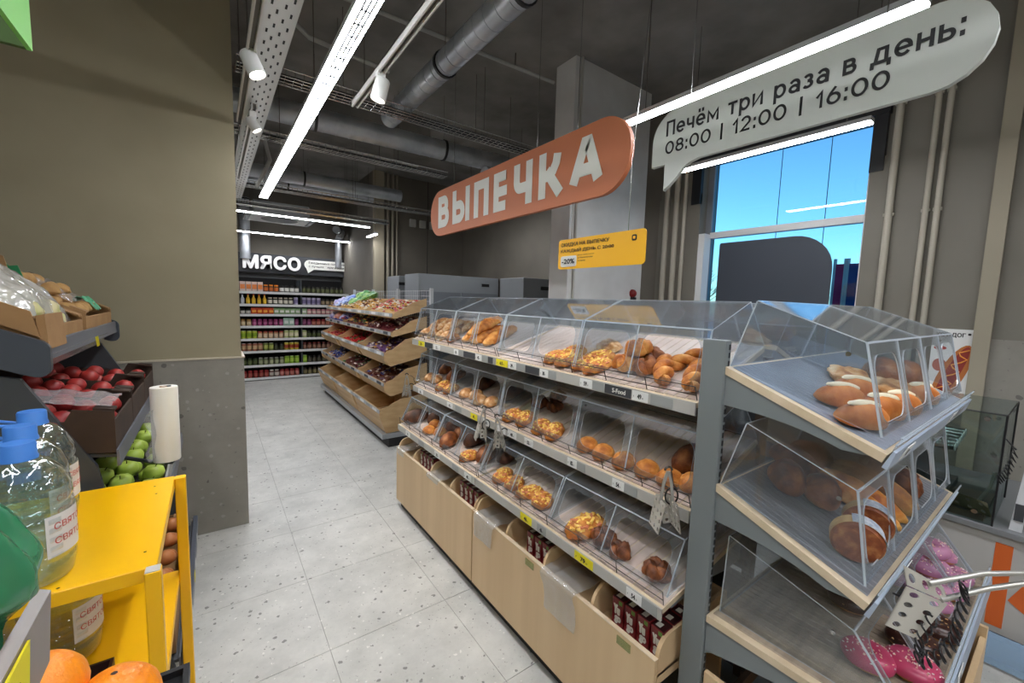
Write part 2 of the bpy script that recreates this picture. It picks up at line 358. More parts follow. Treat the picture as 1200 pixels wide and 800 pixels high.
# grey column
cl = struct(MB().box(2.73, 3.84, 2.9, 3.16, 0, ZC).build('wall_column', CONCL), 'broad grey painted concrete column')
MB().tube([(2.80, 2.885, 0), (2.80, 2.885, ZC)], .012, 8).build('conduit', M('pipe_light', (170, 168, 160), .6), cl, 60)
# right wall with window opening y 1.08..2.46, z .9..3.2
WX = 4.2
wr = struct(MB().box(WX, WX + .3, -3, 1.08, 0, ZC).box(WX, WX + .3, 2.46, 2.95, 0, ZC).box(WX, WX + .3, 1.08, 2.46, 0, .9)
            .box(WX, WX + .3, 1.08, 2.46, 3.24, ZC).build('wall_right', BEIGE2), 'taupe window wall')
jm = M('joint_dark', (40, 38, 36), .8)
MB().box(WX - .03, WX, -3, 1.08, 0, 2.86).build('wall_panel', BEIGE2, wr)
MB().box(WX - .03, WX, 2.46, 2.95, 0, 2.86).build('wall_panel', BEIGE2, wr)
MB().box(WX - .042, WX - .03, -3, .36, 0, 1.52).build('lower_panel', PANEL, wr)
MB().box(WX - .07, WX - .03, .345, .425, 0, ZC).build('cover_strip', M('cover_strip_paint', (152, 144, 126), .7), wr)
for yy, r in ((.935, .024), (.735, .018), (.675, .018)):
    b = MB().tube([(WX - .055, yy, 0), (WX - .055, yy, ZC)], r, 10)
    for zz in (1.5, 2.4, 3.2): b.box(WX - .06, WX - .03, yy - r * 1.3, yy + r * 1.3, zz, zz + .02)
    b.build('riser_pipe', M('riser_paint', (170, 164, 150), .55), wr, 50)
for yy, r in ((2.62, .02), (2.72, .03), (2.84, .03)):
    MB().tube([(WX - .055, yy, 0), (WX - .055, yy, ZC)], r, 10).build('riser_pipe', M('riser_paint', (170, 164, 150), .55), wr, 50)
# window
wn = struct(thing('window_1', 'tall shop window with blue sky behind the shelves', None, (WX, 1.77, .9)), 'tall shop window with sky behind the bakery shelves')
WF = M('window_frame_white', (216, 218, 218), .4); WG = M('window_frame_grey', (120, 124, 130), .4)
gx = WX + .10
MB().box(gx, gx + .06, 2.40, 2.46, .9, 3.24).build('frame_jamb', WG, wn)
MB().box(gx, gx + .06, 1.08, 1.12, .9, 3.24).build('frame_jamb', WF, wn)
MB().box(gx, gx + .06, 1.12, 2.40, 3.16, 3.24).build('frame_head', WG, wn)
MB().box(gx, gx + .06, 1.12, 2.40, .9, .96).build('frame_sill', WF, wn)
MB().box(gx - .01, gx + .06, 1.12, 2.40, 2.40, 2.46).build('transom', WF, wn)
MB().box(WX - .02, gx, 2.395, 2.46, .9, 2.44).build('reveal_panel', WF, wn)
GL = CLEAR('window_glass', (196, 232, 246), .03, .3, .02)
for (z0, z1) in ((2.46, 3.16), (.96, 2.40)):
    MB().box(gx + .025, gx + .031, 1.12, 2.40, z0, z1).build('pane', GL, wn)
for yy in (1.55, 1.97):
    MB().tube([(gx + .5, yy, .9), (gx + .5, yy, 4.5)], .0035, 5).build('hanging_wire', BLACK, wn)
MB().box(WX - .06, WX + .12, .99, 2.62, 3.17, 3.5).build('blind_housing', M('black_housing', (14, 15, 18), .5), wn)
MB().box(WX - .045, WX, 1.0, 1.085, 2.75, 3.2).build('side_housing', M('black_housing', (14, 15, 18), .5), wn)
MB().box(WX - .045, WX, 2.46, 2.56, 2.75, 3.2).build('side_housing', M('black_housing', (14, 15, 18), .5), wn)
# dark advertising panel standing in the window
poly = rrect(1.28, 2.30, .96, 2.335, .26, 8, (.02, .02, .02, .3))
pn = MB().prism(rrect(1.29, 2.27, .98, 2.335, .26, 8, (.3, .02, .02, .30)), lambda p, q, a: (a, p, q), WX + .06, WX + .075)
pn = pn.build('window_panel', M('anthracite_panel', (60, 66, 76), .6), at=(WX + .06, 1.78, .98))
tag(pn, 'dark grey rounded advertising panel standing inside the window', 'panel')
# outside
gd = struct(MB().box(4.6, 120, -60, 90, -.6, -.5).build('ground_outside', M('snowy_ground', (206, 210, 214), .8)), 'pale ground outside the window')
def banner(y0, y1, c, lab):
    o = MB().box(5.9, 5.92, y0, y1, .9, 2.22).build('street_banner', M('banner_' + str(c[0]), c, .6), at=(5.9, y0, .9))
    MB().tube([(5.91, y1, -.5), (5.91, y1, 2.28)], .018, 6).build('pole', WHITE, o)
    MB().tube([(5.91, y0, -.5), (5.91, y0, 2.28)], .018, 6).build('pole', WHITE, o)
    tag(o, lab, 'banner')
banner(1.66, 1.76, (206, 50, 110), 'magenta street banner outside the window by the wall edge')
banner(1.50, 1.635, (26, 74, 140), 'dark blue street banner outside the window by the wall edge')
LEAF = M('bare_tree', (120, 128, 110), .9, rgb2=(90, 96, 84), scale=3)
for k, (x, y, h) in enumerate(((40, 22.6, 6), (44, 20.6, 5.4), (52, 17, 5))):
    t = MB(); t.tube([(x, y, -.5), (x + .2, y, h * .45), (x, y + .3, h)], .16, 6, r2=.03)
    for q in range(46):
        a = random.uniform(0, 2 * PI); z = random.uniform(.3, .85) * h; L = (h - z) * random.uniform(.35, .7)
        e = (x + math.cos(a) * L, y + math.sin(a) * L, z + L * .8)
        t.tube([(x, y, z), e], .05, 4, r2=.012)
        for w in range(3):
            a2 = a + random.uniform(-1, 1); f = random.uniform(.4, .9); s0 = (x + (e[0] - x) * f, y + (e[1] - y) * f, z + (e[2] - z) * f)
            t.tube([s0, (s0[0] + math.cos(a2) * L * .5, s0[1] + math.sin(a2) * L * .5, s0[2] + L * .4)], .025, 3, r2=.008)
    tag(t.build('street_tree', LEAF, at=(x, y, -.5)), ('leftmost bare tree outside the window', 'middle bare tree outside the window', 'bare tree outside nearest the banners')[k], 'tree', 'bare trees outside')

# ------------------------------------------------------------------ services under the ceiling
def wires(root, pts, ztop=ZC - .003):
    for (x, y, z) in pts: MB().tube([(x, y, z), (x, y, ztop)], .0025, 5).build('suspension_wire', DARKSTEEL, root)
EMIT = EM('led_diffuser', (248, 250, 255), LED)
def led(a, b, label, z=2.8, w=.07, wires_at=(0.1, 0.9), louver=False, cap=None):
    a = Vector(a); c = Vector(b); L = (c - a).length; along_x = abs(c.x - a.x) > abs(c.y - a.y)
    r = thing('linear_luminaire', label, 'lamp', ((a.x + c.x) / 2, (a.y + c.y) / 2, z), 'linear luminaires under the ceiling')
    def bx(u0, u1, v0, v1, z0, z1):
        return (u0, u1, a.y + v0, a.y + v1, z0, z1) if along_x else (a.x + v0, a.x + v1, u0, u1, z0, z1)
    u0, u1 = (a.x, c.x) if along_x else (a.y, c.y); h = w / 2
    MB().box(*bx(u0, u1, -h, h, z + .008, z + .034)).build('housing', M('luminaire_housing', (150, 150, 150), .5), r)
    MB().box(*bx(u0 + .004, u1 - .004, -h + .004, h - .004, z, z + .008)).build('diffuser', EMIT, r)
    if louver:
        m = MB(); n = int(L / .1)
        for k in range(n):
            u = u0 + (k + .5) * L / n; m.box(*bx(u - .005, u + .005, -h * .42, h * .42, z - .004, z))
        for v in (-h * .42, 0, h * .42): m.box(*bx(u0, u1, v - .0035, v + .0035, z - .004, z))
        m.build('louver', M('louver_grey', (110, 112, 116), .5), r)
    for f in wires_at:
        u = u0 + (u1 - u0) * f; p = (u, a.y, z + .034) if along_x else (a.x, u, z + .034); wires(r, [p])
    return r
led((.53, -.2), (.53, 5.79), 'longest glowing light strip, running down the aisle overhead', w=.085, wires_at=(.5, .75, .97), louver=True)
led((2.15, .44), (2.15, 1.80), 'glowing light strip just above the white speech bubble sign')
led((3.23, .85), (3.23, 2.13), 'glowing light strip in front of the window, below the white sign')
led((.15, 6.95), (2.12, 6.95), 'upper glowing light strip crossing the far end of the aisle', w=.06)
led((.15, 9.15), (2.44, 9.15), 'lower glowing light strip crossing above the far grocery shelving', w=.06)
led((2.25, 7.02), (2.25, 7.5), 'short glowing light strip by the far wall corner', w=.05, z=2.72)
# added lamps, all out of view, that fill the room with light
led((-1.1, -.6), (-1.1, 1.5), 'added unseen light strip over the produce stand, left of the picture', w=.085, z=3.4)
led((-1.1, -2.6), (-1.1, -.9), 'added unseen light strip behind the camera on the left', w=.085, z=3.4)
led((.53, -2.6), (.53, -.5), 'added unseen light strip behind the camera above the aisle', w=.085)
led((2.15, -2.2), (2.15, .1), 'added unseen light strip right of the camera above the island', w=.085)
led((-.25, 4.2), (-.25, 6.6), 'added unseen light strip behind the partition wall', w=.085)  # unseen lamp added to brighten the far floor
led((3.3, 4.3), (3.3, 5.9), 'added light strip before the grey cabinets, hidden by the orange sign', w=.07, z=3.05)  # lamp added to light the cabinets, kept out of view behind the sign

def spot(x, y, z, tilt, yaw, label, watts, on=True):
    r = thing('track_spotlight', label, 'spotlight', (x, y, z), 'spotlights on ceiling tracks')
    k_ = .72 if on else .6; T = TR(x, y, z) @ RZ(yaw) @ RX(tilt) @ SC(k_)
    MB().lathe([(.0, .075), (.045, .075), (.052, .065), (.054, -.075), (.05, -.078), (.046, -.07), (.044, -.06)], 20, T=T).build('head', M('spot_white', (214, 214, 212), .45), r, 40)
    MB().lathe([(.0, -.062), (.044, -.062)], 20, T=T).build('lens', EM('spot_lens', (255, 246, 230), 9.0 if on else .6), r)
    MB().box(x - .02, x + .02, y - .02, y + .02, z + .045, z + .085).build('adapter', WHITE, r)
    if on:
        ld = bpy.data.lights.new('spot_beam', 'SPOT'); ld.energy = watts; ld.spot_size = math.radians(75); ld.spot_blend = .6; ld.shadow_soft_size = .05; ld.color = (1, .95, .87)
        lo = bpy.data.objects.new('spot_beam', ld); COL.objects.link(lo); lo.parent = r
        lo.matrix_local = RZ(yaw) @ RX(tilt) @ TR(0, 0, -.1)
spot(.19, 2.42, 2.755, math.radians(24), math.radians(-120), 'white spotlight on the left track beside the partition wall', SPOT)
spot(.75, 2.27, 2.755, math.radians(14), math.radians(60), 'white spotlight on the middle track, right of the long light strip', SPOT)
spot(.27, 3.5, 2.84, math.radians(30), math.radians(-100), 'small grey spotlight on the left track farther down the aisle', 5, False)
TRK = M('track_white', (196, 194, 188), .45)
def track(x, y0, y1, z, label):
    r = thing('light_track', label, 'track', (x, (y0 + y1) / 2, z), 'lighting tracks')
    MB().box(x - .018, x - .01, y0, y1, z, z + .035).box(x + .01, x + .018, y0, y1, z, z + .035).box(x - .018, x + .018, y0, y1, z + .03, z + .035).build('rail', TRK, r)
    MB().box(x - .009, x + .009, y0, y1, z + .015, z + .03).build('conductor', M('track_inner', (90, 84, 74), .5), r)
    wires(r, [(x, y0 + .4, z + .035), (x, y1 - .2, z + .035)])
track(.185, -.5, 3.4, 2.80, 'white lighting track along the partition wall')
track(.275, 3.42, 5.6, 2.92, 'white lighting track farther down, below the perforated cable tray')
track(.75, .2, 2.75, 2.83, 'white lighting track right of the long light strip')
# perforated cable tray
r = thing('perforated_cable_tray', 'white perforated cable tray running along the partition wall', 'cable tray', (.3, 3, 3.0))
MB().box(.235, .375, -.8, 7, 2.98, 2.984).box(.371, .375, -.8, 7, 2.984, 3.05).box(.235, .239, -.8, 7, 2.984, 3.05).build('tray', M('tray_white', (186, 186, 182), .45), r)
m = MB()
for k in range(120):
    y = -.6 + k * .062
    for j, x in enumerate((.262, .288, .318, .346)):
        if (k + j) % 2 == 0: m.box(x - .0045, x + .0045, y, y + .034, 2.9785, 2.9802)
m.build('slots', M('slot_black', (26, 26, 28), .8), r)
m = MB()
for q in range(5): m.tube([(.25 + q * .025, -.8, 3.0), (.25 + q * .025, 7, 3.0)], .009, 6)
m.build('cables', BLACK, r)
wires(r, [(.24, 2.2, 3.05), (.37, 2.2, 3.05), (.24, 4.2, 3.05), (.37, 4.2, 3.05)])
def duct(pts, rad, label, flanges, group='round ventilation ducts'):
    pts = [Vector(p) for p in pts]
    r = thing('round_duct', label, 'duct', pts[0], group)
    n = 60; L = sum((pts[i + 1] - pts[i]).length for i in range(len(pts) - 1))
    MB().tube(pts, rad, 20).build('pipe', GALV, r, 50)
    m = MB()
    for i in range(len(pts) - 1):
        d = pts[i + 1] - pts[i]; k = int(d.length / .12)
        for q in range(1, k):
            p = pts[i] + d * (q / k); u = d.normalized() * .004; m.tube([p - u, p + u], rad + .003, 20)
    m.build('spiral_seam', GALV, r, 50)
    for f in flanges:
        i = int(f); p = pts[i] + (pts[i + 1] - pts[i]) * (f - i); d = (pts[i + 1] - pts[i]).normalized() * .012
        MB().tube([p - d, p + d], rad + .012, 20).build('clamp', BLACK, r, 50); wires(r, [(p.x, p.y, p.z + rad)])
    return r
duct([(1.45, -1.5, 3.4), (1.45, 4.12, 3.4)], .085, 'galvanised round duct running overhead toward the back', (.62, .79))
duct([(-.3, 4.45, 3.32), (2.95, 4.30, 3.32)], .10, 'thick galvanised round duct crossing the ceiling behind the light strip', (.35, .75))
duct([(-.3, 6.6, 3.3), (2.5, 6.6, 3.3)], .09, 'galvanised round duct crossing near the far end', (.5,))
duct([(-.3, 7.6, 3.42), (2.36, 7.6, 3.42)], .11, 'farthest galvanised round duct crossing the ceiling', (.5,))
duct([(2.05, 8.9, 3.0), (2.25, 9.3, 3.0), (2.25, 9.55, 2.9), (2.25, 9.6, 2.3)], .07, 'bent galvanised duct dropping to the far meat counter', (.3,))
duct([(.55, 9.6, 3.5), (.55, 9.6, 2.35)], .09, 'upright galvanised duct behind the meat sign', (.02,))
duct([(4.0, 3.9, 3.0), (2.4, 3.9, 3.0)], .10, 'blue-grey flexible duct left of the column', (.3, .8))
def ladder(y, z, x0, x1, w, label):
    r = thing('mesh_cable_tray', label, 'cable tray', (x0, y, z), 'wire mesh cable trays')
    m = MB()
    for v in (-w / 2, -w / 6, w / 6, w / 2): m.tube([(x0, y + v, z), (x1, y + v, z)], .005, 5)
    for v in (-w / 2, w / 2): m.tube([(x0, y + v, z + .05), (x1, y + v, z + .05)], .006, 5)
    k = int((x1 - x0) / .06)
    for q in range(k):
        x = x0 + q * .06; m.tube([(x, y - w / 2, z + .05), (x, y - w / 2, z), (x, y + w / 2, z), (x, y + w / 2, z + .05)], .0035, 4)
    m.build('mesh', STEEL, r)
    m = MB()
    for q in range(4): m.tube([(x0, y - w / 3 + q * w / 4, z + .015), (x1, y - w / 3 + q * w / 4, z + .015)], .009, 5)
    m.build('cables', BLACK, r); wires(r, [(x0 + .7, y - w / 2, z + .05), (x0 + .7, y + w / 2, z + .05), (x0 + 2, y - w / 2, z + .05), (x0 + 2, y + w / 2, z + .05)])
ladder(3.66, 3.26, .19, 2.95, .16, 'wire mesh cable tray crossing in front of the thick duct')
ladder(4.62, 3.12, -.3, 2.3, .12, 'narrow wire mesh cable tray just behind the thick duct')
ladder(6.3, 3.02, -.3, 3.3, .14, 'wire mesh cable tray crossing toward the far end')
ladder(6.75, 2.86, -.3, 2.35, .1, 'wire mesh cable tray just above the far light strip')
for k, (x0, y0, x1, y1, z) in enumerate(((.5, 3.3, 2.73, 3.2, 3.78), (-.3, 5.6, 2.37, 5.6, 3.5), (2.9, .5, 4.2, .45, 3.8))):
    o = MB().tube([(x0, y0, z), (x1, y1, z)], .016, 8).build('ceiling_conduit', M('conduit_white', (160, 160, 156), .5), at=((x0 + x1) / 2, (y0 + y1) / 2, z), smooth=50)
    for f in (.2, .8): MB().tube([(x0 + (x1 - x0) * f, y0 + (y1 - y0) * f, z), (x0 + (x1 - x0) * f, y0 + (y1 - y0) * f, ZC)], .004, 5).build('hanger', DARKSTEEL, o)
    tag(o, ('pale conduit crossing the ceiling in front of the column', 'pale conduit crossing the ceiling at the far end', 'pale conduit on the ceiling above the white sign')[k], 'conduit', 'ceiling conduits')
o = MB().tube([(.42, 1.6, 3.6), (.42, 3.2, 3.6), (.46, 3.38, 3.58), (.62, 3.42, 3.5), (1.2, 3.42, 3.46)], .016, 8).build('bent_conduit', M('conduit_white', (160, 160, 156), .5), at=(.42, 1.6, 3.6), smooth=50)
MB().tube([(.42, 1.8, 3.6), (.42, 1.8, ZC)], .004, 5).build('hanger', DARKSTEEL, o)
tag(o, 'bent pale conduit between the cable tray and the light strip', 'conduit')
o = MB().tube([(.44, 4.2, 3.3), (.44, 5.0, 3.3), (.5, 5.2, 3.28), (.55, 5.25, 3.1), (.48, 5.9, 2.95)], .02, 8).build('white_elbow_pipe', M('conduit_white', (160, 160, 156), .5), at=(.44, 4.2, 3.3), smooth=50)
MB().tube([(.44, 4.3, 3.3), (.44, 4.3, ZC)], .004, 5).build('hanger', DARKSTEEL, o)
tag(o, 'white elbow pipe below the thick duct by the tray', 'pipe')
# ceiling cassette air conditioner
r = thing('air_conditioner', 'pale ceiling cassette air conditioner at the far end', 'air conditioner', (.95, 7.95, 2.92))
MB().bev(.45, 1.45, 7.55, 8.35, 2.90, 2.93, .01).build('fascia', M('ac_white', (180, 180, 176), .5), r)
MB().bev(.55, 1.35, 7.62, 8.28, 2.93, 3.12, .02).build('casing', M('ac_grey', (120, 122, 122), .5), r)
MB().lathe([(.0, -.006), (.26, -.006), (.27, 0)], 24, c=(.95, 7.95, 2.90)).build('intake_grille', M('ac_dark', (90, 92, 92), .6), r)
for x in (.5, 1.4): MB().box(x - .03, x + .03, 7.65, 8.25, 2.893, 2.9).build('outlet', BLACK, r)
wires(r, [(.56, 7.65, 3.12), (1.34, 7.65, 3.12), (.56, 8.25, 3.12), (1.34, 8.25, 3.12)])
# small sensor junction boxes on the back wall
for k in range(3):
    x = 3.05 + k * .2
    tag(MB().bev(x, x + .12, 7.545, 7.6, 3.02, 3.16, .01).build('junction_box', M('box_grey', (170, 168, 160), .6), at=(x, 7.58, 3.02)), ('left', 'middle', 'right')[k] + ' small junction box on the back wall left of the orange sign', 'junction box', 'junction boxes')

# ------------------------------------------------------------------ hanging signs
SX = 1.75
ORNG = M('terracotta_sign', (192, 112, 72), .55)
r = thing('bakery_sign', 'orange pill-shaped hanging sign with large white Cyrillic word', 'sign', (SX, 2.6, 2.27))
MB().prism(rrect(1.43, 3.81, 2.267, 2.678, .2, 10), lambda p, q, a: (a, p, q), SX, SX + .03).build('board', ORNG, r)
m = MB(); sign_text(m, 'ВЫПЕЧКА', lambda u, v: (SX - .003, 3.64 - u, v), 0, 2.03, 2.335, 2.617, .25, gap=.21)
m.build('lettering', OFFW, r)
for y in (3.37, 2.21, 1.84): MB().tube([(SX + .015, y, 2.67), (SX + .015, y, ZC)], .0022, 5).build('suspension_wire', STEEL, r)
WHS = M('white_sign_board', (196, 200, 194), .55)
r = thing('baking_times_sign', 'white speech bubble hanging sign with baking times in dark letters', 'sign', (SX, .75, 2.33))
# speech bubble outline in (u = left to right, z)
P = []
def arc(cx, cz, ra, a0, a1, n=10):
    for k in range(n + 1):
        t = math.radians(a0 + (a1 - a0) * k / n); P.append((cx + ra * math.cos(t), cz + ra * math.sin(t)))
arc(.965, 2.452, .125, -90, 90); arc(.13, 2.447, .13, 90, 180)
P += [(0, 2.335), (.072, 2.335), (.072, 2.215), (.10, 2.235), (.135, 2.265), (.17, 2.302), (.20, 2.318), (.24, 2.327)]
MB().prism(P, lambda p, q, a: (a, 1.298 - p, q), SX, SX + .02).build('board', WHS, r)
m = MB(); fn = lambda u, v: (SX - .003, 1.298 - u, v)
sign_text(m, 'Печём три раза в день:', fn, .072, 1.025, 2.460, 2.528, .15, gap=.12)
m.build('lettering', INK, r); m = MB()
sign_text(m, '08:00 | 12:00 | 16:00', fn, .072, .87, 2.378, 2.436, .15, gap=.12)
m.build('lettering', INK, r)
for y in (1.12, .455): MB().tube([(SX + .01, y, 2.57), (SX + .01, y, ZC)], .0022, 5).build('suspension_wire', STEEL, r)
YS = M('yellow_sign', (244, 182, 26), .5)
r = thing('discount_sign', 'small yellow hanging sign announcing an evening discount', 'sign', (SX, 1.62, 1.88))
MB().prism(rrect(1.307, 1.945, 1.878, 2.055, .02, 4), lambda p, q, a: (a, p, q), SX, SX + .006).build('board', YS, r)
fn = lambda u, v: (SX - .003, 1.945 - u, v)
m = MB(); text_fit(m, 'СКИДКА НА ВЫПЕЧКУ', fn, .025, .405, 2.008, 2.034, offset=.014); m.build('lettering', INK, r)
m = MB(); text_fit(m, 'КАЖДЫЙ ДЕНЬ С 20:00', fn, .025, .44, 1.973, 2.0, offset=.014); m.build('lettering', INK, r)
m = MB(); text_fit(m, '-20%', lambda u, v: (SX - .006, 1.945 - u, v), .04, .148, 1.908, 1.938, offset=.03); m.build('lettering', INK, r)
for k, t in enumerate(('на всю линейку выпечки', 'до закрытия магазина', 'ежедневно')):
    m = MB(); text_fit(m, t, fn, .172, (.30, .29, .235)[k], 1.951 - k * .017, 1.96 - k * .017); m.build('small_print', INK, r)
MB().prism(rrect(.555, .585, 2.0, 2.03, .008, 3), lambda p, q, a: (a, 1.945 - p, q), SX - .003, SX - .002).build('emblem', INK, r)
MB().prism(rrect(.028, .16, 1.892, 1.955, .012, 4), lambda p, q, a: (a, 1.945 - p, q), SX - .0045, SX).build('discount_badge', OFFW, r)
MB().prism(rrect(.5625, .5775, 2.0075, 2.0225, .003, 3), lambda p, q, a: (a, 1.945 - p, q), SX - .0045, SX - .003).build('emblem_core', YS, r)
MB().tube([(SX + .003, 1.42, 2.05), (SX + .003, 1.42, 2.4), (SX + .003, 1.30, ZC)], .0018, 5).build('suspension_wire', STEEL, r)
MB().tube([(SX + .003, 1.84, 2.05), (SX + .003, 1.84, 2.27)], .0018, 5).build('suspension_wire', STEEL, r)
# green produce sign hanging at the upper left
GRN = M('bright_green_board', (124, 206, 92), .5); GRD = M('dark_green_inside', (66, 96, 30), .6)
r = thing('green_box_sign', 'bright green hanging box sign in the upper left corner', 'sign', (-.343, 1.6, 2.256))
MB().box(-.353, -.343, .5, 1.6, 2.256, 2.75).build('side_board', GRN, r)
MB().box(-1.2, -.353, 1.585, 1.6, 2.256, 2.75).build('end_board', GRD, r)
for y in (.7, 1.5): MB().tube([(-.348, y, 2.75), (-.348, y, ZC)], .002, 5).build('suspension_wire', STEEL, r)

# ------------------------------------------------------------------ shelf frames of the bakery island
LT = (1.28, 1.36, .364); LM = (1.29, .985, .364); LB = (1.167, .685, .18)     # long side: front x, front z, slope
CT = (.236, 1.345, .393); CM = (.236, .975, .393); CB = (.12, .69, 0.0)       # end unit: front y, front z, slope
def LP(lv, y, d, h=0.0, yaw=0.0, s=1.0):
    x0, z0, sl = lv; a = math.atan(sl)
    return TR(x0 + d - math.sin(a) * h, y, z0 + d * sl + math.cos(a) * h) @ RY(-a) @ RZ(yaw) @ SC(s)
def CP(lv, x, d, h=0.0, yaw=0.0, s=1.0):
    y0, z0, sl = lv; a = math.atan(sl)
    return TR(x, y0 + d - math.sin(a) * h, z0 + d * sl + math.cos(a) * h) @ RX(a) @ RZ(yaw) @ SC(s)
TRAYP = M('pinkish_ridged_tray', (214, 198, 188), .45, rgb2=(198, 178, 168), scale=9)
TRAYG = M('grey_ridged_tray', (126, 128, 134), .35, rgb2=(108, 106, 108), scale=5)
RAIL = M('price_channel', (176, 174, 168), .45); RAILB = M('blue_white_channel', (168, 180, 196), .35)
def price_tag(parent, fn, u, w, z0, z1, txt, kind='w', txt2=None):
    """one card: body + printed price in one mesh; fn(u, v, lift) gives the point on the rail"""
    m = MB(); base = {'w': TAG_W, 'g': TAG_G, 'd': TAG_D, 'y': TAG_Y}[kind]
    m.prism([(u, z0), (u + w, z0), (u + w, z1), (u, z1)], lambda p, q, a: fn(p, q, a), 0, .0016)
    if txt:
        big, small = txt
        text_fit(m, big, lambda a, b: fn(a, b, .0022), u + w * .34, u + w * (.34 + .13 * len(big)), z0 + (z1 - z0) * .2, z0 + (z1 - z0) * .72, 1, offset=.03)
        if small: text_fit(m, small, lambda a, b: fn(a, b, .0022), u + w * .62, u + w * .72, z0 + (z1 - z0) * .22, z0 + (z1 - z0) * .42, 1)
        text_fit(m, 'P', lambda a, b: fn(a, b, .0022), u + w * .08, u + w * .13, z0 + (z1 - z0) * .25, z0 + (z1 - z0) * .5, 1)
    if txt2: text_fit(m, txt2, lambda a, b: fn(a, b, .0022), u + w * .3, u + w * .8, z0 + (z1 - z0) * .25, z0 + (z1 - z0) * .75, 1, offset=.02)
    return m.build('price_tag', [base, OFFW if kind == 'd' else INK], parent)
def ridged(fn, u0, u1, d0, d1, pitch, hgt):
    m = MB(); n = int((u1 - u0) / pitch)
    for k in range(n):
        a = u0 + (u1 - u0) * (k + .12) / n; b = u0 + (u1 - u0) * (k + .88) / n
        m.add([fn(a, d0, hgt), fn(b, d0, hgt), fn(b, d1, hgt), fn(a, d1, hgt), fn(a - .003, d0, hgt - .003), fn(b + .003, d0, hgt - .003), fn(b + .003, d1, hgt - .003), fn(a - .003, d1, hgt - .003)],
              [(0, 1, 2, 3), (4, 0, 3, 7), (1, 5, 6, 2), (4, 5, 1, 0), (3, 2, 6, 7)])
    return m
def long_shelf(root, lv, y0, y1, depth, tags, traymat, fence=True, mirror=False):
    x0, z0, sl = lv; a = math.atan(sl); ca, sa = math.cos(a), math.sin(a)
    mx = (lambda x: 3.6 - x) if mirror else (lambda x: x)
    def fn(u, d, h): return (mx(x0 + d - sa * h), u, z0 + d * sl + ca * h)
    m = MB()
    m.prism([(0, -.022), (depth, -.022), (depth, -.003), (0, -.003)], lambda p, q, t: fn(t, p, q), y0 + .004, y1 - .004)
    bd = m.build('shelf', [WOODE], root)
    ridged(fn, y0 + .006, y1 - .006, .012, depth, .042, .0).build('tray', traymat, bd)
    for yb in (y0 + .012, y1 - .018):
        MB().prism([(.03, -.022), (depth, -.022), (depth, -.12), (depth * .8, -.11), (depth * .5, -.062), (.06, -.045)], lambda p, q, t: fn(t, p, q), yb, yb + .006).build('bracket', GREYM, bd)
    MB().box(min(mx(x0 - .006), mx(x0 - .001)), max(mx(x0 - .006), mx(x0 - .001)), y0 + .004, y1 - .004, z0 - .045, z0 - .002).build('price_rail', RAIL, bd)
    if fence:
        m = MB(); f = lambda u, h: fn(u, .012, h)
        for h in (.018, .05): m.tube([f(y0 + .01, h), f(y1 - .01, h)], .0018, 5)
        k = 6
        for q in range(k + 1):
            u = y0 + .01 + (y1 - y0 - .02) * q / k; m.tube([f(u, 0), f(u, .05)], .0018, 5)
        m.build('wire_fence', DARKSTEEL, bd)
    for (u, w, txt, kind, t2) in tags:
        price_tag(bd, lambda p, q, t: (mx(x0 - .006 - t), 2 * 0 - p, q), -(u + w), w, z0 - .042, z0 - .006, txt, kind, t2)
    return bd
YA, YB, YC_ = .715, 1.91, 3.10
GON = 'bakery gondola modules'
gn = thing('bakery_gondola', 'near half of the bakery gondola, three sloping shelves beside the grey post', 'shelving', (1.8, 1.3, 0), GON)
gf = thing('bakery_gondola', 'far half of the bakery gondola, next to the candy rack', 'shelving', (1.8, 2.5, 0), GON)
for root, (y0, y1) in ((gn, (YA, YB)), (gf, (YB, YC_))):
    MB().box(1.19, 2.41, y0, y1, 0, .075).build('plinth', M('black_plinth', (24, 24, 26), .6), root)
    MB().box(1.20, 2.40, y0 + .002, y1 - .002, .075, .10).build('base_deck', GREYM, root)
    for k in range(3): MB().box(1.79, 1.81, y0 + .03, y1 - .03, .12 + k * .45, .54 + k * .45).build('back_panel', DGREY, root)
    MB().box(1.775, 1.825, y0 + .0, y0 + .03, .1, 1.48).build('upright', BROWNUP, root)
    if root is gf: MB().box(1.775, 1.825, y1 - .03, y1, .1, 1.48).build('upright', BROWNUP, root)
    m = MB()
    for q in range(26): m.box(1.768, 1.776, y0 + .011, y0 + .019, .2 + q * .05, .225 + q * .05); m.box(1.79, 1.81, y0 - .001, y0 + .001, .2 + q * .05, .225 + q * .05)
    m.build('upright_slots', BLACK, root)
tg = lambda y, t, k='w', w=.1, t2=None: (y, w, t, k, t2)
W_ = lambda a: (a, '99')
long_shelf(gn, LT, YA, YB, .46, [tg(.80, None, 'g', .09), tg(.90, W_('49'), w=.07), tg(.975, None, 'd', .13, 'S-Food'), tg(1.11, None, 'g', .06), tg(1.175, W_('59'), w=.07), tg(1.40, None, 'g', .05), tg(1.455, W_('30'), w=.06), tg(1.52, None, 'd', .11, None), tg(1.635, None, 'g', .07), tg(1.71, W_('39'), w=.07), tg(1.785, W_('65'), 'y', .11)], TRAYP)
long_shelf(gf, LT, YB, YC_, .46, [tg(1.93, None, 'd', .05), tg(1.985, None, 'g', .06), tg(2.05, W_('45'), w=.07), tg(2.125, None, 'd', .14), tg(2.27, None, 'g', .06), tg(2.335, W_('38'), w=.06), tg(2.60, W_('32'), w=.1), tg(2.72, None, 'd', .13, None), tg(2.86, W_('35'), 'y', .11)], TRAYP)
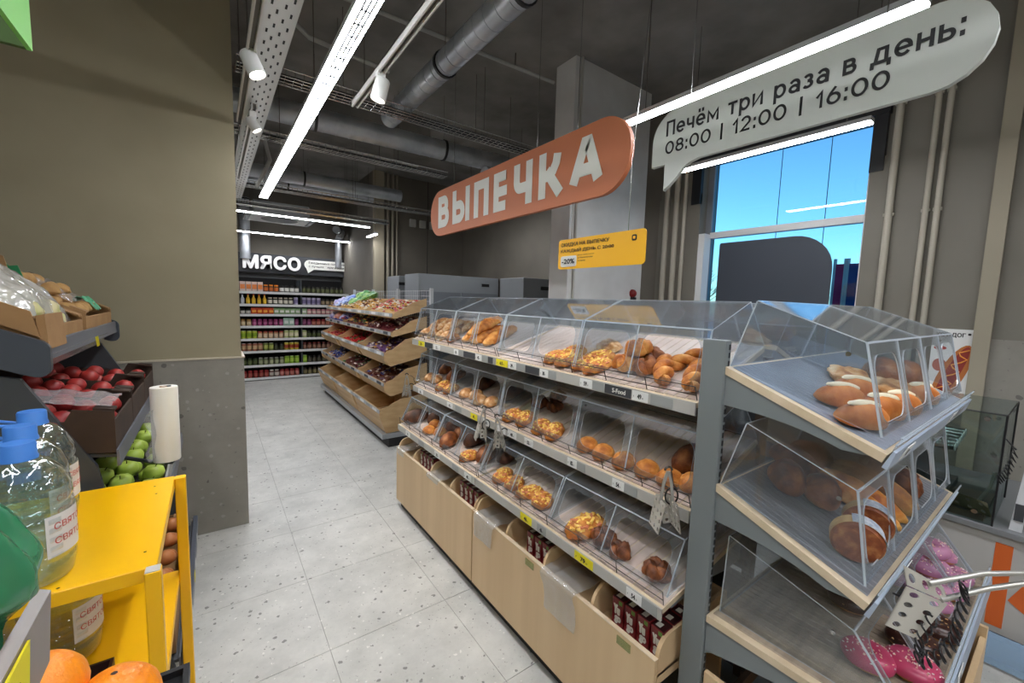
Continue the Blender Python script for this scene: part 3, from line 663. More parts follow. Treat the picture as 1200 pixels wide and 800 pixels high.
long_shelf(gn, LM, YA, YB, .46, [tg(.93, None, 'g', .06), tg(.99, W_('54'), w=.06), tg(1.20, None, 'g', .05), tg(1.25, W_('82'), w=.06), tg(1.56, W_('52'), w=.07), tg(1.70, W_('48'), w=.08), tg(1.80, W_('47'), w=.08)], TRAYP)
long_shelf(gf, LM, YB, YC_, .46, [tg(1.96, W_('44'), w=.07), tg(2.1, W_('47'), 'y', .08), tg(2.3, None, 'g', .08), tg(2.42, W_('41'), w=.08), tg(2.9, W_('36'), w=.09)], TRAYP)
long_shelf(gn, LB, YA, YB, .52, [tg(.735, None, 'g', .06), tg(.795, W_('54'), w=.065), tg(1.02, W_('79'), 'y', .1), tg(1.30, W_('46'), 'g', .06), tg(1.40, W_('46'), 'y', .085)], TRAYP)
long_shelf(gf, LB, YB, YC_, .52, [tg(1.95, W_('40'), w=.08), tg(2.1, None, 'g', .08), tg(2.35, W_('33'), w=.08), tg(2.6, None, 'g', .09), tg(2.85, W_('31'), w=.08)], TRAYP)
for root, y0, y1 in ((gn, YA, YB), (gf, YB, YC_)):      # the island's other side
    long_shelf(root, LT, y0, y1, .46, [], TRAYP, mirror=True); long_shelf(root, LM, y0, y1, .46, [], TRAYP, fence=False, mirror=True); long_shelf(root, LB, y0, y1, .52, [], TRAYP, fence=False, mirror=True)

# end unit
er = thing('end_gondola', 'grey end unit of the bakery island with three wood-edged shelves facing the camera', 'shelving', (1.8, .66, 0))
EX0, EX1 = 1.25, 2.35
for x0 in (EX0, EX1 - .032):
    MB().bev(x0, x0 + .032, .622, .697, 0, 1.573, .003).build('post', GREYM, er)
    m = MB()
    for q in range(58): m.box(x0 + .018, x0 + .026, .6205, .6235, .12 + q * .025, .136 + q * .025)
    m.build('post_slots', BLACK, er)
MB().box(EX0 + .032, EX1 - .032, .64, .68, .03, .09).build('base_beam', GREYM, er)
MB().box(EX0 + .005, EX1 - .005, .1, .62, 0, .075).build('plinth', M('black_plinth', (24, 24, 26), .6), er)
for zz in (.16, 1.02): MB().box(EX0 + .032, EX1 - .032, .65, .67, zz, zz + .05).build('cross_beam', BROWNUP, er)
def cap_shelf(lv, depth, traymat, tags):
    y0, z0, sl = lv; a = math.atan(sl); ca, sa = math.cos(a), math.sin(a)
    def fn(u, d, h): return (u, y0 + d - sa * h, z0 + d * sl + ca * h)
    m = MB(); m.prism([(0, -.024), (depth, -.024), (depth, -.002), (0, -.002)], lambda p, q, t: fn(t, p, q), EX0 + .006, EX1 - .006)
    bd = m.build('shelf', [WOODE], er)
    ridged(fn, EX0 + .03, EX1 - .03, .01, depth - .01, .026, .0015).build('tray', traymat, bd)
    for xb in (EX0 + .010, EX1 - .016):
        pr = [(.02, -.024), (depth, -.024), (depth, -.135)]
        for k in range(9):
            t = k / 8; pr.append((depth - .02 - t * (depth - .09), -.12 + .072 * math.sin(t * PI / 2)))
        MB().prism(pr, lambda p, q, t: fn(t, p, q), xb, xb + .006).build('bracket', GREYM, bd)
    m = MB(); m.prism([(-.014, -.034), (-.004, -.034), (-.004, .012), (-.010, .012)], lambda p, q, t: fn(t, p, q), EX0 + .006, EX1 - .006); m.build('price_rail', RAILB, bd)
    m = MB()
    for h in (.022, .042): m.prism([(-.004, h), (.000, h), (.0, h + .003), (-.004, h + .003)], lambda p, q, t: fn(t, p, q), EX0 + .02, EX1 - .02, 0)
    m.prism([(-.0025, .01), (-.001, .01), (-.001, .05), (-.0025, .05)], lambda p, q, t: fn(t, p, q), EX0 + .02, EX1 - .02, 1)
    m.build('front_guard', [EDGE, ACR], bd)
    for (u, w, txt, kind) in tags:
        price_tag(bd, lambda p, q, t: fn(p, -.0125 - t - (.0 if q < 0 else .0), q), u, w, -.030, .010, txt, kind)
    return bd
cap_shelf(CT, .385, M('blue_grey_ridged_tray', (150, 158, 172), .25, rgb2=(128, 134, 146), scale=5), [(1.35, .08, W_('42'), 'w'), (1.95, .08, W_('57'), 'w'), (2.08, .1, None, 'g')])
cap_shelf(CM, .385, TRAYG, [(1.5, .08, W_('99'), 'w')])
cap_shelf(CB, .50, M('grey_oak_tray', (168, 152, 132), .4, rgb2=(140, 124, 108), scale=6, stretch=(1, 6, 1)), [(1.6, .08, W_('64'), 'w')])

# ------------------------------------------------------------------ clear display covers
def ring_panel(m, fn, u0, u1, v0, v1, hole, th):
    """panel with one rounded hole; fn(u,v,t)"""
    h = rrect(*hole, n=5); n = len(h); cu = (hole[0] + hole[1]) / 2; cv = (hole[2] + hole[3]) / 2
    o = []
    for (u, v) in h:
        du, dv = u - cu, v - cv; k = min(((u1 if du > 0 else u0) - cu) / du if abs(du) > 1e-6 else 1e9, ((v1 if dv > 0 else v0) - cv) / dv if abs(dv) > 1e-6 else 1e9)
        o.append((cu + du * k, cv + dv * k))
    # snap the closest ring point to each corner
    for cc in ((u0, v0), (u1, v0), (u1, v1), (u0, v1)):
        i = min(range(n), key=lambda q: (o[q][0] - cc[0]) ** 2 + (o[q][1] - cc[1]) ** 2); o[i] = cc
    for t in (0, th):
        b = len(m.v); m.v += [tuple(fn(u, v, t)) for u, v in h] + [tuple(fn(u, v, t)) for u, v in o]
        for i in range(n): m.f.append((b + i, b + (i + 1) % n, b + n + (i + 1) % n, b + n + i)); m.m.append(0)
    b0 = len(m.v) - 4 * n
    for i in range(n):
        j = (i + 1) % n; m.f.append((b0 + i, b0 + j, b0 + 2 * n + j, b0 + 2 * n + i)); m.m.append(1)
def cover(lab, mp, w, F, B, R, K, group, loc, screws=True, holes=2):
    """clear cover over a shelf: F front foot, B bend, R ridge, K back foot as (depth, z); mp(u, d, z) maps to the world"""
    r = thing('display_cover', lab, 'display cover', loc, group)
    t = .003; prof = [F, B, R, K]
    for u in (0.002, w - .002 - t):
        m = MB(); m.prism(prof, lambda p, q, a: mp(a, p, q), u, u + t, 0, 1); m.build('side_panel', [ACR, EDGE], r)
    def slab(a, b, name):
        nx, nz = -(b[1] - a[1]), (b[0] - a[0]); L = math.hypot(nx, nz); nx, nz = nx / L * t, nz / L * t
        m = MB(); m.prism([a, b, (b[0] + nx, b[1] + nz), (a[0] + nx, a[1] + nz)], lambda p, q, u: mp(u, p, q), .002, w - .002, 1)
        for i in range(len(m.m)): m.m[i] = 1
        o = len(m.f) - 4; m.m[o] = 0; m.m[o + 2] = 0
        m.build(name, [ACR, EDGE], r)
    slab(B, R, 'top_panel')
    slab(R, K, 'back_panel')
    m = MB(); L = math.hypot(B[0] - F[0], B[1] - F[1]); e = ((B[0] - F[0]) / L, (B[1] - F[1]) / L)
    fn = lambda u, v, q: mp(u, F[0] + e[0] * v - e[1] * q, F[1] + e[1] * v + e[0] * q)
    hw = w / holes
    for k in range(holes):
        ring_panel(m, fn, k * hw + .002, (k + 1) * hw - .002, 0, L, (k * hw + .03, (k + 1) * hw - .03, L * .12, L * .86, min(.05, L * .2)), t)
    m.build('front_panel', [ACR, EDGE], r)
    m = MB()
    for k in range(holes + 1):
        u = min(max(k * hw, .004), w - .004)
        m.prism([(u - .0015, 0), (u + .0015, 0), (u + .0015, L), (u - .0015, L)], lambda p, q, a: fn(p, q, a), -.001, .004)
    m.prism([(.002, L - .003), (w - .002, L - .003), (w - .002, L + .001), (.002, L + .001)], lambda p, q, a: fn(p, q, a), -.001, .004)
    m.build('front_ribs', EDGE, r)
    if screws:
        m = MB()
        for u in (.0, w):
            c = Vector(mp(u, B[0] + (R[0] - B[0]) * .12, B[1] - .03)); d = Vector(mp(u + (.004 if u else -.004), B[0] + (R[0] - B[0]) * .12, B[1] - .03)); m.tube([c, d], .006, 8)
        m.build('screw', STEEL, r)
    return r
LY = [YA, 1.31, 1.91, 2.505, 3.10]
pos = ('nearest the grey post', 'second from the grey post', 'third from the grey post', 'farthest from the grey post')
CVG = 'clear covers along the aisle side of the bakery island'
for k in range(4):
    y0, y1 = LY[k] + .002, LY[k + 1] - .002
    def lm(u, d, z, y0=y0): return (d, y0 + u, z)
    cover('clear acrylic cover over the top aisle shelf, ' + pos[k], lm, y1 - y0, (1.298, 1.392), (1.35, 1.597), (1.60, 1.695), (1.735, 1.53), CVG, (1.5, (y0 + y1) / 2, 1.4))
    cover('clear acrylic cover over the middle aisle shelf, ' + pos[k], lm, y1 - y0, (1.31, 1.018), (1.355, 1.235), (1.60, 1.335), (1.745, 1.16), CVG, (1.5, (y0 + y1) / 2, 1.03))
    cover('clear acrylic cover over the bottom aisle shelf, ' + pos[k], lm, y1 - y0, (1.19, .712), (1.275, .885), (1.60, .96), (1.68, .79), CVG, (1.4, (y0 + y1) / 2, .7))
    def rm(u, d, z, y0=y0): return (3.6 - d, y0 + u, z)
    cover('clear acrylic cover on the far side of the island top, ' + pos[k], rm, y1 - y0, (1.298, 1.392), (1.35, 1.597), (1.60, 1.695), (1.735, 1.53), 'clear covers on the far side of the bakery island', (2.1, (y0 + y1) / 2, 1.4), screws=False)
hw = (EX1 - EX0 - .02) / 2
for k in range(2):
    x0 = EX0 + .01 + k * hw + .001
    def cm(u, d, z, x0=x0): return (x0 + u, d, z)
    sd = ('left half, beside the grey post', 'right half, beside the glass case')[k]
    cover('clear cover over the end unit top shelf, ' + sd, cm, hw - .002, (.253, 1.378), (.299, 1.598), (.55, 1.693), (.612, 1.498), 'clear covers on the end unit', (x0 + hw / 2, .4, 1.38))
    cover('clear cover over the end unit middle shelf, ' + sd, cm, hw - .002, (.251, 1.008), (.285, 1.235), (.55, 1.335), (.612, 1.128), 'clear covers on the end unit', (x0 + hw / 2, .4, 1.0))
for k in range(2):
    x0 = 1.30 + k * .5
    def cm(u, d, z, x0=x0): return (x0 + u, d, z)
    cover('clear acrylic cover over the bottom shelf of the end unit, ' + ('left half', 'right half')[k], cm, .497, (.145, .693), (.27, .86), (.59, .955), (.60, .693), 'clear covers on the end unit', (x0 + .25, .4, .7))

# ------------------------------------------------------------------ wooden bins under the aisle shelves
def side_poly(x0, x1, z0, z1, r=.07):
    P = [(x0, z0), (x1, z0), (x1, z1)]
    for k in range(7): t = PI / 2 + PI / 2 * k / 6; P.append((x0 + r + r * math.cos(t), z1 - r + r * math.sin(t)))
    return P
def wood_bin(y0, y1, lab, notch):
    r = thing('wooden_bin', lab, 'bin', (1.3, (y0 + y1) / 2, .10), 'wooden bins under the bakery shelves')
    MB().bev(1.15, 1.168, y0 + .003, y1 - .003, .075, .50, .002).build('front_panel', WOOD, r)
    MB().box(1.1495, 1.1685, y0 + .003, y1 - .003, .4985, .5015).build('front_edge', WOODE, r)
    MB().box(1.168, 1.60, y0 + .003, y1 - .003, .432, .442).build('bin_floor', WOOD, r)
    MB().box(1.60, 1.615, y0 + .003, y1 - .003, .10, .56).build('rear_panel', WOOD, r)
    for k in range(5):
        y = y0 + .003 + (y1 - y0 - .02) * k / 4
        MB().prism(side_poly(1.1685, 1.60, .402, .565), lambda p, q, a: (p, a, q), y, y + .014).build('divider', WOOD, r)
    for y in notch: 
        MB().box(1.147, 1.1495, y, y + .06, .455, .485).build('label_holder', CLEAR('greenish_label_holder', (226, 230, 196), .05, .3, .1, diffuse=.3, dcol=(178, 180, 120)), r)
wood_bin(YA + .005, YB - .002, 'pale wooden bin nearest the grey post, under the bakery shelves', (.82, 1.36))
wood_bin(YB + .002, YC_ - .002, 'pale wooden bin beside the candy rack, under the bakery shelves', ())
# end-unit bin
r = thing('end_unit_bin', 'pale wooden bin under the end unit, beside the grey post', 'bin', (1.8, .4, .08))
MB().bev(EX0 + .002, EX0 + .02, .1, .612, .076, .50, .002).build('side_panel', WOOD, r)
MB().bev(EX1 - .02, EX1 - .002, .1, .612, .076, .50, .002).build('side_panel', WOOD, r)
MB().bev(EX0 + .02, EX1 - .02, .1, .118, .076, .46, .002).build('front_panel', WOOD, r)
MB().box(EX0 + .02, EX1 - .02, .118, .612, .09, .10).build('bin_floor', WOOD, r)

# chocolate packs in the bins
PKR = M('dark_red_pack', (128, 26, 34), .35, rgb2=(98, 16, 24), scale=30); PKT = M('maroon_pack_top', (52, 18, 22), .4); PKG = M('green_pack_print', (96, 140, 50), .5)
def pack_mesh(red):
    m = MB(); m.bev(-.028, .028, -.026, .026, 0, .125, .003); m.box(-.026, .026, -.024, .024, .1252, .1256, 1)
    f = lambda u, v: (-.0285, .0 - u, v)
    text_fit(m, 'Yu', f, -.018, .012, .062, .102, 2, offset=.05); text_fit(m, 'go', f, -.012, .018, .026, .058, 2, offset=.05)
    m.add([(-.0285, -.005, .105), (-.0285, -.02, .105), (-.0285, -.02, .12), (-.0285, -.005, .12)], [(0, 1, 2, 3)], 3)
    m.box(-.018, .006, -.004, .016, .1257, .1259, 2)
    return m.mesh('chocolate_pack', [PKR, PKT, OFFW, PKG])
pk = (pack_mesh(True), [])
for lab, y0, n, cols, zz in (('red chocolate pack in the bin compartment nearest the grey post', .757, 4, 3, .442), ('red chocolate pack in the second filled compartment from the grey post', 1.345, 3, 3, .442),
                         ('red chocolate pack in the far wooden bin, compartment nearer the camera', 1.965, 4, 3, .442), ('dark red chocolate pack in the far wooden bin beside the candy rack', 2.565, 4, 2, .442)):
    for i in range(n):
        for j in range(cols):
            put(pk, 'chocolate_pack', lab, 'snack pack', TR(1.235 + j * .06, y0 + i * .0575 + random.uniform(0, .003), zz) @ RZ(random.uniform(-.04, .04)), lab)
# plastic carrier bags draped over the bins
PLB = CLEAR('thin_plastic_film', (236, 238, 240), .05, .55, .18, diffuse=.22, dcol=(235, 238, 240), bump=(30, .6))
def draped(y0, w, drop, lab, seed):
    def fn(u, v):
        s = v * (.30 + drop); yy = y0 + w * (u - .5) * (1 - .28 * max(0, v - .45)) 
        n = noise.noise((u * 5 + seed, v * 5, seed)); 
        if s < .26: p = (1.46 - s, yy, .535 + .02 * n - .02 * (s / .26))
        elif s < .33: t = (s - .26) / .07; p = (1.20 - .062 * t, yy, .515 + .006 * n - .005 * t)
        else: q = s - .33; p = (1.138 - .008 * abs(n) - .004 * math.sin(q * 30 + seed), yy + .015 * n + (.03 if seed % 2 else -.02) * q / drop, .508 - q)
        return p
    o = MB().grid(14, 30, fn).build('plastic_bag', PLB, smooth=80, at=(1.3, y0, .5))
    tag(o, lab, 'plastic bag', 'plastic bags hanging over the bins')
draped(1.77, .20, .16, 'clear plastic bag hanging over the near bin, far end', 1)
draped(1.19, .22, .19, 'large clear plastic bag hanging over the near bin front', 2)
draped(2.41, .2, .06, 'clear plastic bag bunched on the far bin edge', 3)
draped(3.0, .16, .07, 'clear plastic bag at the far end of the far bin', 4)

# ------------------------------------------------------------------ baked goods
def bread_mat(name, dark, mid, light, scale=22, bump=.5, rough=.55):
    if name in MATS: return MATS[name]
    m = bpy.data.materials.new(name); m.use_nodes = True; MATS[name] = m
    n = m.node_tree.nodes; l = m.node_tree.links; b = n['Principled BSDF']; b.inputs['Roughness'].default_value = rough
    tc = n.new('ShaderNodeTexCoord'); t = n.new('ShaderNodeTexNoise'); t.inputs['Scale'].default_value = scale; t.inputs['Detail'].default_value = 6
    r = n.new('ShaderNodeValToRGB'); e = r.color_ramp.elements; e[0].position = .32; e[0].color = lin(dark); e[1].position = .7; e[1].color = lin(light)
    x = e.new(.5); x.color = lin(mid)
    t2 = n.new('ShaderNodeTexNoise'); t2.inputs['Scale'].default_value = scale * 5; t2.inputs['Detail'].default_value = 3
    bp = n.new('ShaderNodeBump'); bp.inputs['Strength'].default_value = bump; bp.inputs['Distance'].default_value = .004
    l.new(tc.outputs['Object'], t.inputs['Vector']); l.new(tc.outputs['Object'], t2.inputs['Vector']); l.new(t.outputs[0], r.inputs[0]); l.new(r.outputs[0], b.inputs['Base Color'])
    l.new(t2.outputs[0], bp.inputs['Height']); l.new(bp.outputs[0], b.inputs['Normal']); return m
BR_FLOUR = bread_mat('floury_crust', (158, 96, 46), (206, 152, 94), (238, 212, 172), 28, .7)
BR_GOLD = bread_mat('golden_crust', (150, 76, 24), (204, 126, 48), (238, 180, 98), 20, .8)
BR_BROWN = bread_mat('brown_crust', (90, 44, 18), (142, 78, 34), (190, 122, 64), 18, .8)
BR_DARK = bread_mat('dark_rye_crust', (52, 30, 20), (84, 50, 32), (118, 74, 48), 18)
BR_CHEESE = bread_mat('melted_cheese_top', (196, 120, 44), (240, 190, 84), (255, 226, 140), 55, 1.0)
BR_CHOC = bread_mat('cocoa_knot', (70, 36, 20), (120, 66, 34), (170, 104, 60), 30)
BR_PALE = bread_mat('pale_flatbread', (190, 138, 84), (224, 180, 126), (240, 210, 168), 12)
CREAM = M('white_cream', (246, 232, 200), .5); DOUGH = M('soft_dough', (232, 190, 130), .6)
def blob(lx, ly, lz, nu=20, nv=10, amp=.06, ns=9.0, seed=0, fn=None, flat=.25):
    """closed rounded loaf lying along x with a flattened underside"""
    m = MB(); vs = []
    for j in range(nv + 1):
        ph = -PI / 2 + PI * j / nv
        for i in range(nu):
            th = 2 * PI * i / nu; c = math.cos(ph); 
            p = Vector((math.cos(th) * c, math.sin(th) * c, math.sin(ph)))
            k = 1 + amp * noise.noise(p * 2.2 + Vector((seed, seed * 2, 0))) 
            x, y, z = p.x * lx / 2 * k, p.y * ly / 2 * k, p.z
            z = (z * lz * (1 - flat) if z > 0 else z * lz * flat) * k + lz * flat
            if fn: x, y, z = fn(x, y, z)
            vs.append((x, y, max(z, 0)))
    fs = []
    for j in range(nv):
        for i in range(nu): fs.append((j * nu + i, j * nu + (i + 1) % nu, (j + 1) * nu + (i + 1) % nu, (j + 1) * nu + i))
    m.add(vs, fs); return m
def slashes(n, lx, depth):
    def f(x, y, z):
        if z > .01: z -= depth * max(0, math.cos((x / lx * n + y / lx * n * .5) * 2 * PI)) ** 6
        return x, y, z
    return f
def proto_loaf(lx, ly, lz, mat, seed=0, n=0, amp=.06, name='loaf'):
    return (blob(lx, ly, lz, 40 if n else 26, 14, amp, seed=seed, fn=slashes(n, lx, lz * .16) if n else None).mesh(name, mat, 80), [])
P_ROLL = [proto_loaf(.19, .07, .055, BR_FLOUR, s, 2) for s in range(3)]
P_BAG = [proto_loaf(.30, .085, .07, BR_GOLD, s + 4, 3) for s in range(2)]
P_BUN = [proto_loaf(.10, .095, .055, BR_GOLD, s + 8) for s in range(3)]
P_BUNP = [proto_loaf(.105, .10, .055, BR_FLOUR, s + 12) for s in range(2)]
P_BROWN = [proto_loaf(.17, .11, .085, BR_BROWN, s + 14) for s in range(2)]
P_DARK = [proto_loaf(.2, .12, .10, BR_DARK, s + 16) for s in range(2)]
P_FLAT = [proto_loaf(.17, .12, .03, BR_PALE, 20, amp=.2), proto_loaf(.16, .11, .04, BR_FLOUR, 21, amp=.3)]
def proto_cheese(rx, ry, seed):
    body = blob(rx, ry, .045, 26, 10, .12, seed=seed).mesh('cheese_bread', BR_GOLD, 80)
    m = MB(); R_ = random.Random(seed)
    for k in range(46):
        a = R_.uniform(0, 2 * PI); q = math.sqrt(R_.random()) * .8; x, y = math.cos(a) * rx / 2 * q, math.sin(a) * ry / 2 * q
        z = .0085 + .034 * math.sqrt(max(0, 1 - q * q)); T = TR(x, y, z) @ RZ(R_.uniform(0, 3)) @ RX(R_.uniform(-.5, .5))
        m.box(-.009, .009, -.004, .004, -.003, .004, k % 3, T=T)
    return (body, [('cheese_topping', m.mesh('cheese_topping', [BR_CHEESE, M('cheese_yellow', (250, 214, 110), .5), M('ham_pink', (216, 130, 92), .5)]))])
P_CHEESE = [proto_cheese(.13, .11, 30), proto_cheese(.15, .10, 31)]
def proto_knot(mat, n, seed, size=.1):
    m = MB(); R_ = random.Random(seed)
    for k in range(n):
        a = 2 * PI * k / n; c = Vector((math.cos(a), math.sin(a), 0)) * size * .22
        q = blob(size * .62, size * .42, size * .5, 16, 8, .2, seed=seed + k); T = TR(c.x, c.y, R_.uniform(0, size * .08)) @ RZ(a + .9)
        m.add([T @ Vector(v) for v in q.v], q.f)
    return (m.mesh('knot', mat, 80), [])
P_KNOT = [proto_knot(BR_BROWN, 4, 40, .12), proto_knot(BR_GOLD, 5, 41, .12)]
P_COCOA = [proto_knot(BR_CHOC, 5, 44, .11), proto_knot(BR_CHOC, 4, 45, .1)]
def proto_twist(L, r, seed):
    m = MB()
    for s in (0, PI):
        pts = []
        for k in range(30):
            t = k / 29; e = math.sin(PI * min(1, max(0, t))) ** .35 + .15
            pts.append(((t - .5) * L, math.cos(t * 9 + s) * r * .55 * e, r * .95 + math.sin(t * 9 + s) * r * .5 * e))
        m.tube(pts, r * .62, 10)
    return (m.mesh('twist', BR_GOLD, 80), [])
P_TWIST = [proto_twist(.21, .03, 0), proto_twist(.18, .032, 1)]
def proto_cream(seed):
    body = blob(.185, .082, .062, 26, 12, .05, seed=seed).mesh('cream_bun', bread_mat('cream_bun_crust', (164, 84, 26), (200, 118, 46), (222, 152, 78), 14), 80)
    st = blob(.135, .026, .018, 20, 8, .1, seed=seed + 3); st.v = [(x, y + .012, z + .049) for x, y, z in st.v]
    return (body, [('cream_filling', st.mesh('cream_filling', CREAM, 80))])
P_CREAM = [proto_cream(50), proto_cream(52)]
def proto_donut(icing, seed, sprinkles):
    def tor(R0, r0, z0, a0, a1, wob, nu=28, nv=10):
        m = MB()
        def fn(u, v):
            th = 2 * PI * u; a = a0 + (a1 - a0) * v; w = 1 + wob * math.sin(th * 5 + seed) * (1 if v < .15 or v > .85 else 0)
            return ((R0 + r0 * w * math.cos(a)) * math.cos(th), (R0 + r0 * w * math.cos(a)) * math.sin(th), z0 + r0 * .85 * math.sin(a))
        m.grid(nu, nv, fn); return m
    body = tor(.03, .0235, .02, 0, 2 * PI, 0).mesh('donut', M('fried_dough', (206, 150, 88), .6, rgb2=(186, 122, 60), scale=30), 80)
    parts = [('icing', tor(.03, .0252, .0205, -.25, PI + .25, .06).mesh('icing', icing, 80))]
    m = MB(); R_ = random.Random(seed)
    for k in range(60):
        th = R_.uniform(0, 2 * PI); a = R_.uniform(.3, PI - .3)
        p = ((.03 + .0258 * math.cos(a)) * math.cos(th), (.03 + .0258 * math.cos(a)) * math.sin(th), .0205 + .0258 * .85 * math.sin(a))
        m.box(-.0022, .0022, -.0008, .0008, -.0008, .0012, k % 2, T=TR(*p) @ RZ(R_.uniform(0, 3)))
    parts.append(('sprinkles', m.mesh('sprinkles', sprinkles)))
    return (body, parts)
PINK = M('pink_icing', (190, 66, 102), .3); LILAC = M('lilac_icing', (188, 134, 162), .4, rgb2=(168, 106, 142), scale=30); CHOC = M('chocolate_icing', (58, 30, 24), .3)
SPR = [M('white_sprinkle', (250, 240, 235), .5), M('cream_sprinkle', (250, 214, 190), .5)]
SPD = [M('brown_sprinkle', (100, 60, 40), .5), M('beige_sprinkle', (200, 160, 110), .5)]
P_DPINK = [proto_donut(PINK, 3, SPR)]; P_DCHOC = [proto_donut(CHOC, 5, SPD)]; P_DLIL = [proto_donut(LILAC, 7, SPR)]
cnt = [0]
def good(ps, name, label, cat, mat):
    cnt[0] += 1; return put(ps[cnt[0] % len(ps)], name, label, cat, mat, label)
rj = lambda a=.25: random.uniform(-a, a)
# top aisle shelf
for (y, d, h) in ((3.02, .09, 0), (3.0, .22, 0), (2.90, .10, 0), (2.87, .24, 0), (2.78, .11, 0), (2.76, .25, 0), (2.68, .10, 0), (2.64, .26, 0), (2.94, .16, .045), (2.82, .17, .045), (2.72, .16, .045)):
    good(P_ROLL, 'bread_roll', 'floury oval bread roll heaped at the far end of the top shelf', 'bread', LP(LT, y, d + .02, h, rj(.2)))
good(P_BUN, 'bread_roll', 'small golden roll end in front of the floury rolls', 'bread', LP(LT, 2.56, .08, 0, .3))
for k, (y, d, h, a) in enumerate(((2.40, .19, 0, .15), (2.27, .19, 0, .1), (2.15, .20, 0, .12), (2.28, .19, .06, .1))):
    good(P_BAG, 'long_loaf', 'long golden loaf in the group beyond the empty tray', 'bread', LP(LT, y, d, h, a))
good(P_FLAT, 'flat_pie', 'single flat oval pie lying alone high on the top tray', 'pastry', LP(LT, 1.33, .27, 0, 1.1))
for (y, d) in ((1.50, .075), (1.40, .07), (1.31, .07), (1.22, .065), (1.45, .15), (1.28, .14)):
    good(P_CHEESE, 'cheese_bread', 'cheese-topped bread behind the guard of the top shelf', 'pastry', LP(LT, y, d + .01, 0, rj(1)))
for (y, d, h) in ((1.10, .12, 0), (1.04, .21, 0), (1.13, .23, 0), (1.0, .12, 0), (1.06, .16, .055)):
    good([P_KNOT[1], P_KNOT[0]], 'pastry_knot', 'browned knotted pastry piled in the middle of the top shelf', 'pastry', LP(LT, y, d, h, rj(2)))
for k, (y, d, a) in enumerate(((.92, .12, .5), (.87, .25, -.5), (.79, .12, .3))):
    good(P_TWIST, 'braided_pastry', ('braided golden pastry pointing at the knotted pastries', 'braided golden pastry high on the tray by the grey post', 'braided golden pastry low by the grey post')[k], 'pastry', LP(LT, y, d, 0, a))
# middle aisle shelf
for k, (y, d, ps, lab) in enumerate(((3.03, .12, P_BUNP, 'pale bun at the far end of the middle shelf'), (2.92, .12, P_BUNP, 'pale bun at the far end of the middle shelf'), (3.0, .27, P_BROWN, 'brown loaf at the far back of the middle shelf'),
        (2.75, .09, P_CHEESE, 'yellow cheese-topped bread at the far end of the middle shelf'), (2.62, .09, P_CHEESE, 'yellow cheese-topped bread at the far end of the middle shelf'), (2.78, .22, P_BROWN, 'brown loaf at the far back of the middle shelf'),
        (2.42, .10, P_BUNP, 'floury roll under the hanging tongs on the middle shelf'), (2.32, .12, P_BUNP, 'floury roll under the hanging tongs on the middle shelf'), (2.22, .09, P_BUNP, 'floury roll under the hanging tongs on the middle shelf'), (2.12, .11, P_BUNP, 'floury roll under the hanging tongs on the middle shelf'), (2.40, .25, P_DARK, 'dark loaf at the back of the middle shelf'), (2.08, .24, P_DARK, 'dark loaf at the back of the middle shelf'),
        (1.85, .08, P_CHEESE, 'cheese-topped bread mid-way along the middle shelf'), (1.75, .09, P_CHEESE, 'cheese-topped bread mid-way along the middle shelf'), (1.60, .08, P_CHEESE, 'cheese-topped bread mid-way along the middle shelf'), (1.5, .085, P_CHEESE, 'cheese-topped bread mid-way along the middle shelf'), (1.80, .24, P_COCOA, 'cocoa bun behind the cheese breads on the middle shelf'), (1.68, .25, P_COCOA, 'cocoa bun behind the cheese breads on the middle shelf'), (1.75, .33, P_COCOA, 'cocoa bun behind the cheese breads on the middle shelf'),
        (1.27, .08, P_BUN, 'golden dome bun in the middle shelf row, left of the hanging tongs'), (1.17, .075, P_BUN, 'golden dome bun in the middle shelf row, left of the hanging tongs'), (1.06, .075, P_BUN, 'golden dome bun in the middle shelf row, left of the hanging tongs'), (.95, .08, P_BUN, 'golden dome bun behind the tongs hanging by the grey post'), (.85, .08, P_BUN, 'golden dome bun behind the tongs hanging by the grey post'), (.84, .2, P_BROWN, 'brown loaf at the back behind the tongs by the grey post'), (.77, .1, P_BUN, 'golden dome bun behind the tongs hanging by the grey post'))):
    good(ps, {id(P_CHEESE): 'cheese_bread', id(P_COCOA): 'cocoa_bun', id(P_DARK): 'dark_loaf', id(P_BROWN): 'brown_loaf'}.get(id(ps), 'bun'), lab, 'pastry' if ps in (P_CHEESE, P_COCOA) else 'bread', LP(LM, y, d, 0, rj(.6)))
